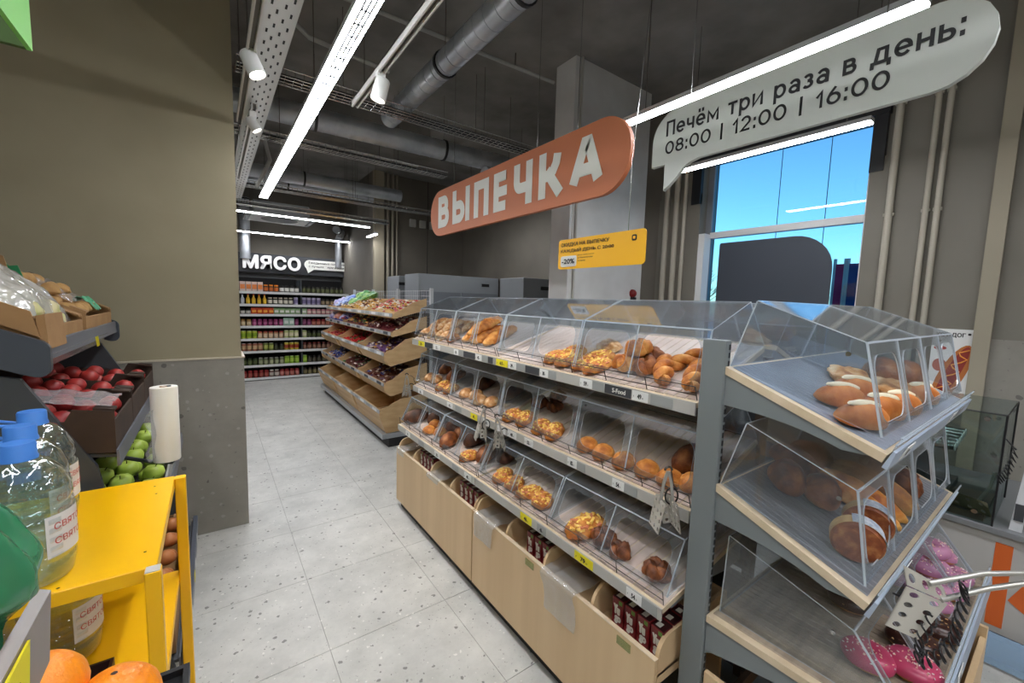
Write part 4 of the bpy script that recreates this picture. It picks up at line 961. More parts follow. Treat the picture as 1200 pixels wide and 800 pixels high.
# bottom aisle shelf
for (y, d, ps, lab) in ((3.02, .12, P_DARK, 'dark rye loaf at the far end of the bottom shelf'), (2.86, .24, P_DARK, 'dark rye loaf at the far end of the bottom shelf'), (3.0, .33, P_DARK, 'dark rye loaf at the far end of the bottom shelf'),
        (2.72, .09, P_BUN, 'light bun on the bottom shelf in front of the dark loaves'), (2.79, .17, P_BUN, 'light bun on the bottom shelf in front of the dark loaves'), (2.62, .13, P_BUN, 'light bun on the bottom shelf in front of the dark loaves'),
        (2.62, .26, P_BROWN, 'brown loaf behind the light buns on the bottom shelf'), (2.46, .22, P_BROWN, 'brown loaf behind the light buns on the bottom shelf'), (2.42, .1, P_BROWN, 'slit brown loaf at the guard of the bottom shelf'), (2.3, .23, P_DARK, 'dark loaf right of the brown loaves on the bottom shelf'),
        (2.14, .09, P_CHEESE, 'seeded yellow bread on the bottom shelf below the tongs'), (2.05, .16, P_BROWN, 'round brown loaf on the bottom shelf below the tongs'), (1.95, .25, P_DARK, 'long dark loaf on the bottom shelf below the tongs'),
        (1.79, .10, P_CHEESE, 'cheese-topped bread on the bottom shelf above the yellow tag'), (1.68, .10, P_CHEESE, 'cheese-topped bread on the bottom shelf above the yellow tag'), (1.55, .10, P_CHEESE, 'cheese-topped bread on the bottom shelf above the yellow tag'), (1.45, .10, P_CHEESE, 'cheese-topped bread on the bottom shelf above the yellow tag'),
        (1.165, .10, P_CHEESE, 'largest cheese-topped bread alone on the near bottom shelf'), (1.06, .10, P_COCOA, 'chocolate knot bun beside the cheese bread on the bottom shelf'), (.97, .09, P_COCOA, 'chocolate knot bun beside the cheese bread on the bottom shelf'), (.81, .10, P_COCOA, 'single chocolate knot bun closest to the grey post')):
    o = good(ps, {id(P_CHEESE): 'cheese_bread', id(P_COCOA): 'cocoa_bun', id(P_DARK): 'dark_loaf', id(P_BROWN): 'brown_loaf'}.get(id(ps), 'bun'), lab, 'pastry' if ps in (P_CHEESE, P_COCOA) else 'bread', LP(LB, y, d, 0, rj(.8), 1.3 if 'largest' in lab else 1.0))
# end unit, top shelf
for k, (x, d, a, h, lab) in enumerate(((1.44, .155, -.35, 0, 'cream-striped bun at the upper left of the end unit pile'), (1.60, .165, -.35, 0, 'cream-striped bun at the top of the end unit pile'), (1.36, .085, -.3, 0, 'cream-striped bun at the lower left of the end unit pile'), (1.53, .085, -.35, 0, 'cream-striped bun at the lower middle of the end unit pile'), (1.68, .075, -.3, 0, 'cream-striped bun at the right of the end unit pile'), (1.94, .075, -.3, 0, 'cream-striped bun in the right half of the end unit'))):
    good(P_CREAM, 'cream_bun', lab, 'bun', CP(CT, x, d, h, a))
for k, (x, d, h, lab) in enumerate(((1.74, .21, 0, 'large floury flatbread behind the cream buns'), (1.85, .12, 0, 'pale floury flatbread right of the cream buns'))):
    put(P_FLAT[1], 'flatbread', lab, 'bread', CP(CT, x, d, h, .4, 1.25))
for x, d in ((2.02, .2), (2.17, .16)): put(P_BROWN[0], 'brown_loaf', 'brown loaf in the right half of the end unit top shelf', 'bread', CP(CT, x, d, 0, .3), 'brown loaves on the end unit top shelf')
# end unit, middle shelf: two wrapped cakes, sliced rolls, dark loaves
LABW = M('cake_label_print', (214, 218, 222), .5, rgb2=(150, 160, 180), scale=60)
m = MB().lathe([(.0, 0), (.062, 0), (.07, .008), (.07, .05), (.06, .06), (0, .06)], 28).mesh('wrapped_cake', [bread_mat('sponge_cake', (120, 60, 30), (150, 80, 42), (196, 130, 74), 30)], 40)
b2 = MB().lathe([(.0705, .008), (.0705, .05)], 28).mesh('cake_side', [M('pale_sponge', (226, 190, 130), .7, rgb2=(206, 160, 100), scale=40)], 40)
b3 = MB(); b3.grid(10, 2, lambda u, v: (.073 * math.cos(.6 + u * 1.8), .073 * math.sin(.6 + u * 1.8), .004 + v * .052)); b3 = b3.mesh('cake_label', LABW, 60)
P_CAKE = (m, [('cake_side', b2), ('cake_label', b3)])
put(P_CAKE, 'wrapped_cake', 'wrapped round sponge cake on its edge, nearest the price rail', 'cake', CP(CM, 1.36, .08, .0605, .35) @ SC(.83) @ RY(PI / 2) @ RZ(PI * .62))
put(P_CAKE, 'wrapped_cake', 'wrapped round sponge cake leaning behind the other cake', 'cake', CP(CM, 1.49, .09, .0605, .3) @ SC(.83) @ RY(PI / 2) @ RZ(PI * .62))
P_STRUD = [proto_loaf(.26, .075, .06, BR_GOLD, 60, 5), proto_loaf(.26, .075, .06, BR_BROWN, 61, 5)]
for k, x in enumerate((1.69, 1.77, 1.85, 1.93)):
    put(P_STRUD[0], 'slashed_roll', 'long slashed golden roll right of the wrapped cakes', 'bread', CP(CM, x, .16, 0, PI / 2 + .08), 'slashed rolls on the end unit')
for k, (x, d) in enumerate(((2.06, .10), (2.14, .11), (2.10, .2))):
    put(P_COCOA[k % 2], 'chocolate_swirl', 'dark striped chocolate pastry at the right of the middle end shelf', 'pastry', CP(CM, x, d, 0, k), 'chocolate pastries on the end unit')
for k, (x, d) in enumerate(((1.52, .30), (1.66, .33), (1.80, .33), (1.58, .22))):
    put(P_BROWN[k % 2], 'brown_loaf', 'brown loaf at the back of the middle end shelf', 'bread', CP(CM, x, d, 0, .5 + k), 'brown loaves on the end unit middle shelf')
# end unit, bottom shelf: doughnuts
def donut(ps, x, d, lab, tilt=0.0, h=0.0): put(ps[0], 'doughnut', lab, 'doughnut', CP(CB, x, d, h, rj(2)) @ RX(tilt) @ SC(1.12), lab)
donut(P_DPINK, 1.46, .145, 'pink sprinkled doughnut on the left, alone under the cover'); donut(P_DPINK, 1.52, .065, 'pink sprinkled doughnut at the front edge of the bottom shelf')
donut(P_DCHOC, 1.64, .085, 'chocolate doughnut beside the pink doughnut at the front'); donut(P_DCHOC, 1.78, .06, 'chocolate doughnut under the coiled cord', 0); donut(P_DCHOC, 1.70, .25, 'chocolate doughnut at the back of the bottom shelf')
for k, (x, d, h) in enumerate(((2.06, .08, 0), (2.19, .08, 0), (2.12, .19, 0), (2.24, .2, 0), (2.0, .2, 0), (2.10, .13, .045), (2.22, .13, .045), (1.93, .1, 0), (2.16, .14, .085))):
    donut(P_DLIL, x, d, 'lilac-iced doughnut in the pile at the right of the bottom shelf', .15 if h else 0, h)

# ------------------------------------------------------------------ candy rack
def pillow(w, h, t, seed):
    m = MB()
    for sgn in (1, -1):
        def fn(u, v):
            e = (1 - (2 * u - 1) ** 4) * (1 - (2 * v - 1) ** 4)
            return ((u - .5) * w, sgn * t * e * (.8 + .5 * noise.noise((u * 4 + seed, v * 4, seed * sgn))), v * h)
        m.grid(8, 8, fn)
    return m
cr = thing('candy_rack', 'wooden pick-and-mix candy rack along the aisle beyond the bakery', 'shelving', (1.8, 6.1, 0))
CY = [4.45, 5.53, 6.61, 7.69]
WIREW = M('white_wire', (200, 204, 208), .4)
MB().box(1.56, 2.08, CY[0], CY[3], 0, .10).build('plinth', M('black_plinth', (24, 24, 26), .6), cr)
MB().box(1.49, 2.08, CY[0], CY[3], .10, .155).build('base_deck', M('rack_steel', (176, 180, 184), .35, .6), cr)
for y in (CY[0], CY[1] - .015, CY[2] - .015, CY[3] - .03):
    MB().bev(2.05, 2.09, y, y + .03, .155, 1.80, .003).build('upright', M('rack_grey', (186, 190, 192), .4), cr)
for k in range(3):
    m = MB()
    for q in range(17): y = CY[k] + .04 + q * (CY[k + 1] - CY[k] - .08) / 16; m.tube([(2.07, y, .2), (2.07, y, 1.78)], .002, 4)
    for q in range(26): z = .22 + q * .062; m.tube([(2.07, CY[k] + .03, z), (2.07, CY[k + 1] - .03, z)], .002, 4)
    m.build('wire_back', WIREW, cr)
MB().box(2.095, 2.099, CY[0] + .03, CY[3] - .03, .2, 1.5).build('back_panel', M('rack_back', (120, 112, 100), .7), cr)
TIERS = [(1.60, 1.515, .42, .30, .14), (1.585, 1.31, .44, .30, .13), (1.51, 1.085, .52, .34, .24), (1.51, .745, .52, .34, .24), (1.46, .445, .58, .30, .26)]
tn = ('top', 'second', 'third', 'fourth', 'bottom'); cn = ('nearest', 'middle', 'farthest')
CAND = [M('candy_' + n, c, .35) for n, c in (('red', (190, 34, 40)), ('white', (226, 220, 210)), ('gold', (206, 160, 70)), ('brown', (100, 56, 34)), ('blue', (50, 70, 150)), ('pink', (214, 120, 130)), ('green', (60, 120, 60)), ('maroon', (88, 24, 32)), ('purple', (96, 60, 110)))]
PAL = {(0, 0): (2, 0, 1, 3, 5), (0, 1): (2, 3, 2, 1), (0, 2): (2, 3, 4, 1), (1, 0): (7, 3, 1, 7), (1, 1): (7, 2, 6, 3), (1, 2): (4, 0, 2, 8), (2, 0): (8, 1, 3, 2), (2, 1): (0, 6, 0, 7), (2, 2): (0, 7, 0, 2), (3, 0): (3, 4, 7, 1), (3, 1): (7, 3, 6, 1), (3, 2): (4, 1, 3, 2)}
for ti, (x0, z0, dp, rise, fh) in enumerate(TIERS):
    for ci in range(3):
        y0, y1 = CY[ci] + .012, CY[ci + 1] - .012; fz = z0 - .045
        lab = 'plywood candy basket, %s tier, %s column of the rack' % (tn[ti], cn[ci])
        r = thing('candy_basket', lab, 'basket', (x0 + dp / 2, (y0 + y1) / 2, fz - .03), 'plywood baskets of the candy rack')
        xb = x0 + dp - .01; low = ti == 4
        zb = .16 if low else z0 - .05 - (.12 if ti in (2, 3) else .02)   # underside at the front
        fx = x0 + (.06 if ti >= 2 else .0)
        # sides: rounded front, rising to the back
        top = z0 + (rise * .55 if not low else .12)
        sp = [(fx + .02, zb), (xb, zb + (.02 if low else .10)), (xb, top)]
        sp += [(x0 + .24, z0 + (top - z0) * .5 + .03), (x0 + .10, z0 + .02), (x0 + .03, z0), (x0, z0 - .05), (x0 + .006, z0 - .10 if ti >= 2 else z0 - .05)]
        for y in (y0, y1 - .012): MB().prism(sp, lambda p, q, a: (p, a, q), y, y + .012).build('side_panel', PLY, r)
        m = MB(); m.add([(x0 + .004, y, z) for y, z in ((y0 + .012, z0 - .05), (y1 - .012, z0 - .05), (y1 - .012, z0 - .01), (y0 + .012, z0 - .01))], [(0, 1, 2, 3)])
        if ti >= 2: m.prism([(x0 + .004, z0 - .05), (fx + .02, zb), (fx + .032, zb), (x0 + .016, z0 - .05), (x0 + .016, z0 - .01), (x0 + .004, z0 - .01)], lambda p, q, a: (p, a, q), y0 + .012, y1 - .012)
        else: m.prism([(x0 + .004, z0 - .06), (x0 + .016, z0 - .06), (x0 + .016, z0 - .01), (x0 + .004, z0 - .01)], lambda p, q, a: (p, a, q), y0 + .012, y1 - .012)
        m.build('front_panel', PLY, r)
        fz = zb + .02 if ti >= 2 else z0 - .055
        MB().prism([(fx + .03, fz - .01), (xb, fz + (.0 if low else .11)), (xb, fz + .01 + (.0 if low else .11)), (fx + .03, fz)], lambda p, q, a: (p, a, q), y0 + .012, y1 - .012).build('bottom_panel', PLY, r)
        MB().box(xb - .012, xb, y0 + .012, y1 - .012, zb + (.03 if low else .12), top - .02).build('rear_panel', PLY, r)
        m = MB().box(x0 - .004, x0 + .003, y0, y1, z0 - .05, z0 - .012)
        rl = m.build('price_rail', M('rail_grey', (170, 172, 174), .45), r)
        m = MB()
        for q in range(4):
            ya = y0 + .08 + q * .24; m.box(x0 - .0055, x0 - .004, ya, ya + .15, z0 - .046, z0 - .016, q % 2)
        m.build('price_cards', [TAG_D if ti % 2 else TAG_W, TAG_G], rl)
        if not low:
            m = MB(); pal = PAL[(ti, ci)]; fill = z0 - .012 if ti < 2 else z0 - .06
            for q in range(150):
                u = random.random(); v = random.uniform(.06, .92); x = x0 + .04 + v * (dp - .08); y = y0 + .03 + u * (y1 - y0 - .06)
                z = fill + v * (rise * .45) + random.uniform(0, .035) - (.0 if ti < 2 else .02)
                T = TR(x, y, z) @ RZ(random.uniform(0, PI)) @ RX(random.uniform(-.6, .6)); c = random.randrange(len(pal)); L = random.uniform(.022, .034)
                m.add([T @ Vector(p) for p in ((L, 0, 0), (-L, 0, 0), (0, .016, 0), (0, -.016, 0), (0, 0, .013), (0, 0, -.013))], [(0, 2, 4), (2, 1, 4), (1, 3, 4), (3, 0, 4), (2, 0, 5), (1, 2, 5), (3, 1, 5), (0, 3, 5)], pal[c])
            m.prism([(fx + .05, fill - .06), (xb - .02, fill + rise * .42 - .03), (xb - .02, fill + rise * .42), (x0 + .045, fill - .005)], lambda p, q, a: (p, a, q), y0 + .02, y1 - .02, pal[0])
            o = m.build('candy_pile', CAND, at=(x0 + dp / 2, (y0 + y1) / 2, fill))
            tag(o, 'heap of wrapped candies in the %s basket tier, %s column' % (tn[ti], cn[ci]), 'candy', 'candy heaps', 'stuff')
# bright foil bags on the far part of the top tiers
BAGM = [M('foil_bag_' + n, c, .3, rgb2=d, scale=22) for n, c, d in (('blue', (40, 84, 176), (200, 214, 236)), ('green', (36, 120, 60), (150, 190, 90)), ('violet', (110, 110, 190), (220, 214, 236)), ('red', (180, 50, 44), (230, 190, 170)))]
BAGP = [(pillow(.22, .27, .075, k).mesh('foil_bag', BAGM[k], 60), []) for k in range(4)]
bl = [('blue', 'at the far end of the top candy tier'), ('green', 'heaped on the top candy tier, far part')]
for k, (x, y, z, c) in enumerate(((1.68, 7.5, 1.52, 2), (1.67, 7.25, 1.52, 0), (1.7, 7.0, 1.54, 0), (1.72, 6.75, 1.54, 1), (1.83, 7.4, 1.60, 0), (1.85, 7.1, 1.62, 0), (1.86, 6.85, 1.62, 1), (1.87, 6.55, 1.62, 1), (1.66, 7.55, 1.32, 2), (1.66, 7.2, 1.32, 3), (1.68, 6.9, 1.32, 2))):
    nm = ('blue and white', 'green', 'violet and white', 'red')[c]; tier = 'top' if z > 1.5 else 'second'
    put(BAGP[c], 'foil_bag', '%s foil bag lying on the %s candy tier at its far end' % (nm, tier), 'snack bag', TR(x, y, z) @ RZ(PI / 2 + rj(.6)) @ RX(1.12 + rj(.2)), '%s foil bags on the %s candy tier' % (nm, tier))

# ------------------------------------------------------------------ grocery shelving under the meat sign
gs = thing('grocery_shelving', 'dark shelving of jars and bottles at the far end of the aisle', 'shelving', (1.6, 9.5, 0))
GX0, GX1 = .22, 2.9
MB().box(GX0, GX1, 9.28, 9.9, 0, .05).build('plinth', BLACK, gs)
MB().box(GX0, GX1, 9.84, 9.9, .05, 2.0).build('back_panel', M('shelf_back_dark', (34, 34, 36), .7), gs)
for x in (GX0, 1.46, 2.7): MB().box(x - .012, x + .012, 9.27, 9.84, .05, 1.98).build('upright', DGREY, gs)
GZ = [1.715, 1.475, 1.285, 1.06, .815, .575, .30, .055]
for z in GZ:
    sh_ = MB().box(GX0 + .012, GX1, 9.25, 9.84, z - .03, z).build('shelf', DGREY, gs)
    MB().box(GX0 + .012, GX1, 9.24, 9.25, z - .035, z + .012).build('price_rail', M('pale_rail', (214, 216, 214), .5), sh_)
MB().box(.1, 4, 9.9, 9.94, 1.9, 2.18).build('upper_fascia', M('grey_fascia', (118, 120, 122), .6), gs)
def jar(kind, body, lidc, label):
    m = MB(); 
    if kind == 'jar': m.lathe([(.03, 0), (.036, .006), (.036, .085), (.03, .095)], 10, mi=0); m.lathe([(.0325, .095), (.0325, .112), (.03, .114)], 10, mi=1); m.lathe([(.0365, .022), (.0365, .075)], 10, mi=2)
    elif kind == 'bottle': m.lathe([(.026, 0), (.03, .006), (.03, .085), (.013, .115), (.012, .14)], 10, mi=0); m.lathe([(.014, .138), (.014, .158)], 8, mi=1); m.lathe([(.0305, .025), (.0305, .075)], 10, mi=2)
    elif kind == 'can': m.lathe([(.036, 0), (.038, .004), (.038, .118), (.036, .122)], 12, mi=0); m.lathe([(.034, .1205), (.034, .124)], 12, mi=1); m.lathe([(.0385, .035), (.0385, .09)], 12, mi=2)
    elif kind == 'box': m.bev(-.04, .04, -.03, .03, 0, .15, .003, 0); m.box(-.034, .034, -.0308, -.03, .04, .11, 2)
    elif kind == 'pouch':
        q = pillow(.09, .13, .022, 3); m.add(q.v, q.f, 0); m.box(-.042, .042, -.004, .004, .128, .14, 1); m.box(-.03, .03, -.025, -.02, .04, .09, 2)
    return m.mesh(kind, [M('product_%d_%d_%d' % c, c, .35) for c in (body, lidc, label)], 40)
ROWS = [
 [('box', (214, 190, 180), (200, 60, 50), (226, 130, 60), 6, 'white and orange carton'), ('jar', (60, 40, 24), (222, 130, 30), (190, 100, 40), 3, 'dark jar with orange lid'), ('jar', (40, 34, 30), (24, 24, 24), (226, 224, 216), 4, 'dark jar with white label'), ('jar', (50, 50, 34), (30, 28, 26), (90, 96, 60), 9, 'black-lidded olive jar')],
 [('bottle', (56, 92, 40), (40, 70, 30), (190, 200, 170), 2, 'green sauce bottle'), ('bottle', (196, 200, 206), (90, 90, 120), (214, 214, 220), 1, 'white bottle'), ('bottle', (228, 176, 30), (190, 40, 30), (240, 200, 60), 4, 'yellow mustard bottle'), ('jar', (60, 56, 46), (200, 190, 170), (222, 216, 200), 5, 'white-labelled jar'), ('can', (176, 168, 196), (200, 200, 206), (130, 120, 160), 5, 'lilac can'), ('jar', (70, 60, 50), (40, 40, 40), (170, 150, 120), 5, 'tan jar')],
 [('jar', (34, 26, 22), (20, 20, 20), (190, 186, 176), 4, 'dark jar with pale label'), ('pouch', (214, 84, 40), (180, 40, 30), (240, 160, 60), 4, 'orange and red pouch'), ('pouch', (150, 180, 130), (60, 110, 60), (226, 226, 216), 6, 'green and white pouch'), ('can', (190, 120, 130), (190, 190, 190), (220, 190, 180), 8, 'pink can')],
 [('jar', (150, 116, 80), (150, 110, 40), (210, 190, 150), 4, 'tan jar of preserves'), ('jar', (130, 40, 86), (150, 60, 110), (170, 90, 130), 6, 'magenta jar'), ('pouch', (170, 196, 180), (90, 140, 110), (216, 220, 214), 2, 'pale green pouch'), ('jar', (110, 30, 70), (120, 50, 90), (150, 80, 120), 3, 'purple jar'), ('jar', (110, 30, 30), (150, 40, 40), (190, 120, 100), 8, 'dark red jar')],
 [('can', (176, 186, 60), (200, 200, 190), (130, 160, 40), 5, 'yellow-green can'), ('jar', (190, 150, 110), (170, 60, 50), (214, 190, 160), 5, 'beige jar'), ('can', (176, 186, 120), (190, 190, 180), (220, 214, 180), 4, 'pale green can'), ('jar', (40, 44, 30), (30, 30, 26), (80, 90, 50), 9, 'dark green jar')],
 [('jar', (60, 34, 26), (30, 26, 24), (110, 130, 60), 2, 'dark jar with green label'), ('can', (150, 90, 70), (180, 180, 176), (190, 160, 120), 4, 'reddish tin'), ('can', (110, 120, 60), (180, 180, 176), (170, 176, 90), 2, 'olive green tin'), ('jar', (40, 40, 30), (24, 24, 22), (70, 74, 50), 2, 'black jar'), ('can', (196, 180, 60), (180, 180, 176), (150, 60, 40), 3, 'yellow tin'), ('jar', (80, 44, 34), (100, 30, 26), (150, 110, 90), 10, 'brown jar')],
 [('jar', (56, 70, 34), (34, 40, 26), (90, 100, 60), 5, 'dark green pickle jar'), ('jar', (110, 120, 80), (140, 140, 130), (160, 164, 130), 5, 'grey-green pickle jar'), ('can', (130, 170, 50), (180, 190, 150), (170, 200, 80), 4, 'lime green tin'), ('jar', (46, 40, 30), (26, 24, 22), (80, 76, 60), 9, 'black-lidded dark jar')],
 [('jar', (60, 36, 28), (30, 26, 24), (110, 90, 70), 2, 'dark brown jar on the lowest shelf'), ('jar', (124, 24, 26), (140, 36, 36), (160, 80, 70), 5, 'red jar of tomato paste'), ('jar', (90, 30, 28), (196, 190, 180), (200, 190, 180), 2, 'white-lidded red jar'), ('jar', (140, 36, 34), (120, 30, 30), (190, 120, 110), 4, 'bright red jar'), ('jar', (70, 56, 36), (60, 50, 40), (130, 120, 80), 7, 'brown jar')],
]
rown = ('top', 'second', 'third', 'fourth', 'fifth', 'sixth', 'seventh', 'lowest')
for ri, row in enumerate(ROWS):
    x = GX0 + .065
    for (kd, bc, lc, tc_, n, lab) in row:
        me = (jar(kd, bc, lc, tc_), [])
        for k in range(n):
            st = .094 if kd in ('box', 'pouch') else .09
            if abs(x - 1.46) < .052: x = 1.515
            if x > GX1 - .05: break
            hs = min(1.25, (GZ[ri - 1] - GZ[ri] - .04) / .16) if ri else 1.25
            put(me, {'box': 'carton', 'can': 'tin_can', 'pouch': 'pouch', 'jar': 'jar', 'bottle': 'sauce_bottle'}[kd], lab + (' on the %s shelf of the far grocery shelving' % rown[ri]), {'box': 'carton', 'can': 'can', 'pouch': 'pouch', 'jar': 'jar', 'bottle': 'bottle'}[kd], TR(x, 9.31 + rj(.008), GZ[ri]) @ RZ(rj(.1)) @ SC(1.08, 1.08, hs), lab + 's on the %s shelf' % rown[ri]); x += st
# meat sign
r = thing('meat_sign', 'white three-dimensional Cyrillic letters on a dark band above the far shelving', 'sign', (1.2, 9.6, 2.1))
MB().box(.1, 2.75, 9.62, 9.66, 2.10, 2.47).build('band', M('dark_band', (52, 54, 58), .7), r)
for x in (.3, 2.5): MB().box(x, x + .03, 9.63, 9.9, 2.12, 2.15).build('bracket', DGREY, r)
m = MB()
for q in range(5): text_fit(m, 'МЯСО', lambda u, v: (u, 9.60 - q * .01, v), .50, 1.51, 2.165, 2.44, offset=.04, spacing=1.1)
m.build('lettering', M('letter_white', (236, 236, 234), .5), r)
P = []
arc(2.42, 2.315, .095, -90, 90, 8); arc(1.675, 2.315, .095, 90, 230, 8); P += [(1.65, 2.14), (1.76, 2.22)]
bo = MB().prism(P, lambda p, q, a: (p, a, q), 9.58, 9.60).build('speech_bubble', OFFW, r)
m = MB(); text_fit(m, 'Ежедневные поставки', lambda u, v: (u, 9.576, v), 1.66, 2.38, 2.325, 2.385, offset=.01); text_fit(m, 'с лучших ферм России', lambda u, v: (u, 9.576, v), 1.66, 2.40, 2.25, 2.31, offset=.01)
m.build('bubble_lettering', INK, bo)
# tall grey fridges by the back wall
for k, (x0, x1, z1) in enumerate(((2.60, 2.95, 2.06), (2.64, 4.15, 2.075), (3.49, 4.15, 2.01))):
    dy = (0, -.75, -2.35)[k]
    r = thing('refrigerator', ('narrow grey cabinet by the back wall pipes', 'wide grey refrigerator cabinet by the back wall', 'grey refrigerator cabinet left of the column')[k], 'cabinet', ((x0 + x1) / 2, 7.2 + dy, 0), 'grey cabinets by the back wall')
    MB().bev(x0, x1, 6.92 + dy, 7.50 + dy, .05, z1, .006).build('cabinet_body', M('fridge_grey', (132, 136, 140), .45), r)
    MB().box(x0 + .03, x1 - .03, 6.95 + dy, 7.48 + dy, 0, .05).build('plinth', BLACK, r)
    if x1 - x0 > .5:
        for q in range(2):
            a = x0 + .03 + q * (x1 - x0 - .03) / 2
            d = MB().box(a, a + (x1 - x0) / 2 - .045, 6.905 + dy, 6.92 + dy, .12, z1 - .28).build('door', M('fridge_door', (110, 114, 120), .3), r)
            MB().box(a + .03, a + .05, 6.88 + dy, 6.905 + dy, .8, 1.3).build('handle', DGREY, d)
    MB().box(x1 - .35, x1 - .2, 6.912 + dy, 6.92 + dy, z1 - .16, z1 - .11).build('display', BLACK, r)

# ------------------------------------------------------------------ produce stand on the left
PY0, PY1 = 1.95, 3.15
ps = thing('produce_stand', 'dark grey stepped produce stand against the partition wall', 'shelving', (-.6, 2.55, 0))
MB().box(-1.0, -.98, PY0, PY1, 0, 1.9).build('back_panel', DGREY, ps)
for y in (PY0, PY1 - .02):
    MB().prism([(-.98, 0), (-.16, 0), (-.16, .2), (-.3, .80), (-.34, 1.06), (-.5, 1.38), (-.98, 1.5)], lambda p, q, a: (p, a, q), y, y + .02).build('end_panel', DGREY, ps)
def tier(x0, z0, dp, sl, rail_h=.05, side=False):
    f = lambda p, q, a: (x0 - p, a, z0 + p * sl + q)
    b = MB().prism([(0, -.012), (dp, -.012), (dp, 0), (0, 0)], f, PY0 + .02, PY1 - .02).build('shelf', DGREY, ps)
    MB().prism([(-.006, -.035), (.004, -.04), (.004, .02), (-.002, .02)], f, PY0, PY1).build('price_rail', M('grey_rail', (96, 100, 108), .4), b)
    return b
b = tier(-.44, 1.475, .54, .5)
# clear price strip hanging under the upper rail and the rounded grey shelf end
MB().prism([(-.006, -.02), (.0, -.02), (.03, -.085), (.024, -.087)], lambda p, q, a: (-.44 - p, a, 1.475 + p * .5 + q), PY0 + .02, PY1 - .25).build('price_strip', CLEAR('price_strip_plastic', (220, 220, 222), .08, .4, .2, diffuse=.45, dcol=(190, 186, 184)), b)
price_tag(b, lambda p, q, t: (-.432 - (q - 1.43) * .1, p, q), 2.62, .06, 1.41, 1.455, None, 'y')
MB().prism(rrect(-.62, -.425, 1.375, 1.50, .05, 6, (.02, .05, .02, .01)), lambda p, q, a: (p, a, q + (-.44 - p) * .45), PY0 - .02, PY0).build('end_bracket', M('slate_bracket', (66, 72, 80), .4), b)
MB().prism(rrect(-.62, -.425, 1.375, 1.50, .05, 6, (.02, .05, .02, .01)), lambda p, q, a: (p, a, q + (-.44 - p) * .45), PY1, PY1 + .015).build('end_bracket', M('slate_bracket', (66, 72, 80), .4), b)
tier(-.285, 1.09, .62, .16); tier(-.175, .80, .7, .12)
b = tier(-.145, .225, .75, .1)
MB().bev(-.138, -.115, PY0 - .01, PY1 + .02, .20, .27, .006).build('bumper_rail', M('blue_grey_rail', (84, 90, 102), .35), b)
for k, y in enumerate((2.2, 2.5, 2.62, 2.9)): price_tag(b, lambda p, q, t: (-.1148 + t, p, q), y, .05, .215, .255, None, 'wyww'[k])
def carton(x0, z0, sl, y0, y1, dp, h, mat, label, tabs=True, cut=True):
    """open produce box lying on a sloping tier, long axis into the stand, with raised corner tabs"""
    r = thing('produce_carton', label, 'box', (x0 - dp / 2, (y0 + y1) / 2, z0 + dp / 2 * sl), None); a = math.atan(sl); ca, sa = math.cos(a), math.sin(a)
    f = lambda p, q, t: (x0 - p * ca + sa * q * 0, t, z0 + p * sl * ca + q + .003)
    T_ = .006
    MB().prism([(0, 0), (dp, 0), (dp, T_), (0, T_)], f, y0, y1).build('bottom', mat, r)
    for t in (y0, y1 - T_):
        pr = [(0, T_), (dp, T_), (dp, h)]
        pr += [(dp * .78, h), (dp * .74, h * .72), (dp * .24, h * .72), (dp * .2, h), (0, h)] if cut else [(0, h)]
        MB().prism(pr, f, t, t + T_).build('side_wall', mat, r)
    for p in (0, dp - T_): MB().prism([(p, T_), (p + T_, T_), (p + T_, h * .78), (p, h * .78)], f, y0 + T_, y1 - T_).build('end_wall', mat, r)
    if tabs:
        for p in (.0, dp - .055):
            for t in (y0 + T_, y1 - T_ - .05): MB().prism([(p, h), (p + .055, h), (p + .055, h + .007), (p, h + .007)], f, t, t + .05).build('corner_tab', mat, r)
    return f
# upper tier: two brown cartons with bagged vegetables and potatoes
f1 = carton(-.45, 1.478, .5, 1.97, 2.50, .42, .075, CARD, 'brown carton of bagged vegetables at the near end of the upper shelf', cut=True)
f2 = carton(-.45, 1.478, .5, 2.56, 3.12, .42, .085, CARD, 'brown carton of loose potatoes at the wall end of the upper shelf', cut=True)
MB().prism([(.22, .08), (.38, .08), (.40, .19), (.25, .20)], lambda p, q, t: f2(p, q, t), 2.56, 2.566).build('carton_flap', CARD, bpy.data.objects['produce_carton.001'])
MB().prism([(.36, .09), (.37, .09), (.40, .19), (.39, .19)], lambda p, q, t: f2(p, q, t), 2.60, 2.95).build('carton_flap', CARD, bpy.data.objects['produce_carton.001'])
MB().prism([(-.02, .0), (.0, .0), (.01, .095), (-.012, .11)], lambda p, q, t: f1(p, q, t), 1.96, 2.16).build('carton_flap', CARD, bpy.data.objects['produce_carton'])
MB().prism([(.0, .03), (.26, .03), (.25, .10), (.02, .105)], lambda p, q, t: f1(p, q, t), 1.955, 1.962).build('carton_flap', CARD, bpy.data.objects['produce_carton'])
BAGF = CLEAR('crinkled_bag_film', (242, 242, 238), .14, .6, .16, diffuse=.5, dcol=(236, 234, 226), bump=(26, 1.0))
VEG = M('pale_green_veg', (172, 176, 104), .6, rgb2=(214, 196, 160), scale=14)
vegp = [(blob(.085, .075, .065, 16, 9, .15, seed=70 + k).mesh('vegetable', VEG, 80), []) for k in range(2)]
def on(f, p, q, t): return Vector(f(p, q, t))
k = 0
for i, y in enumerate((2.03, 2.12, 2.21, 2.30, 2.39)):
    for j, p in enumerate((.07, .16, .25, .34)):
        put(vegp[(i + j) % 2], 'vegetable', 'pale vegetable inside the clear bag in the near carton', 'vegetable', TR(*on(f1, p, .012 + .04 * ((i + j) % 2), y)) @ RZ(i * 2 + j), 'bagged vegetables')
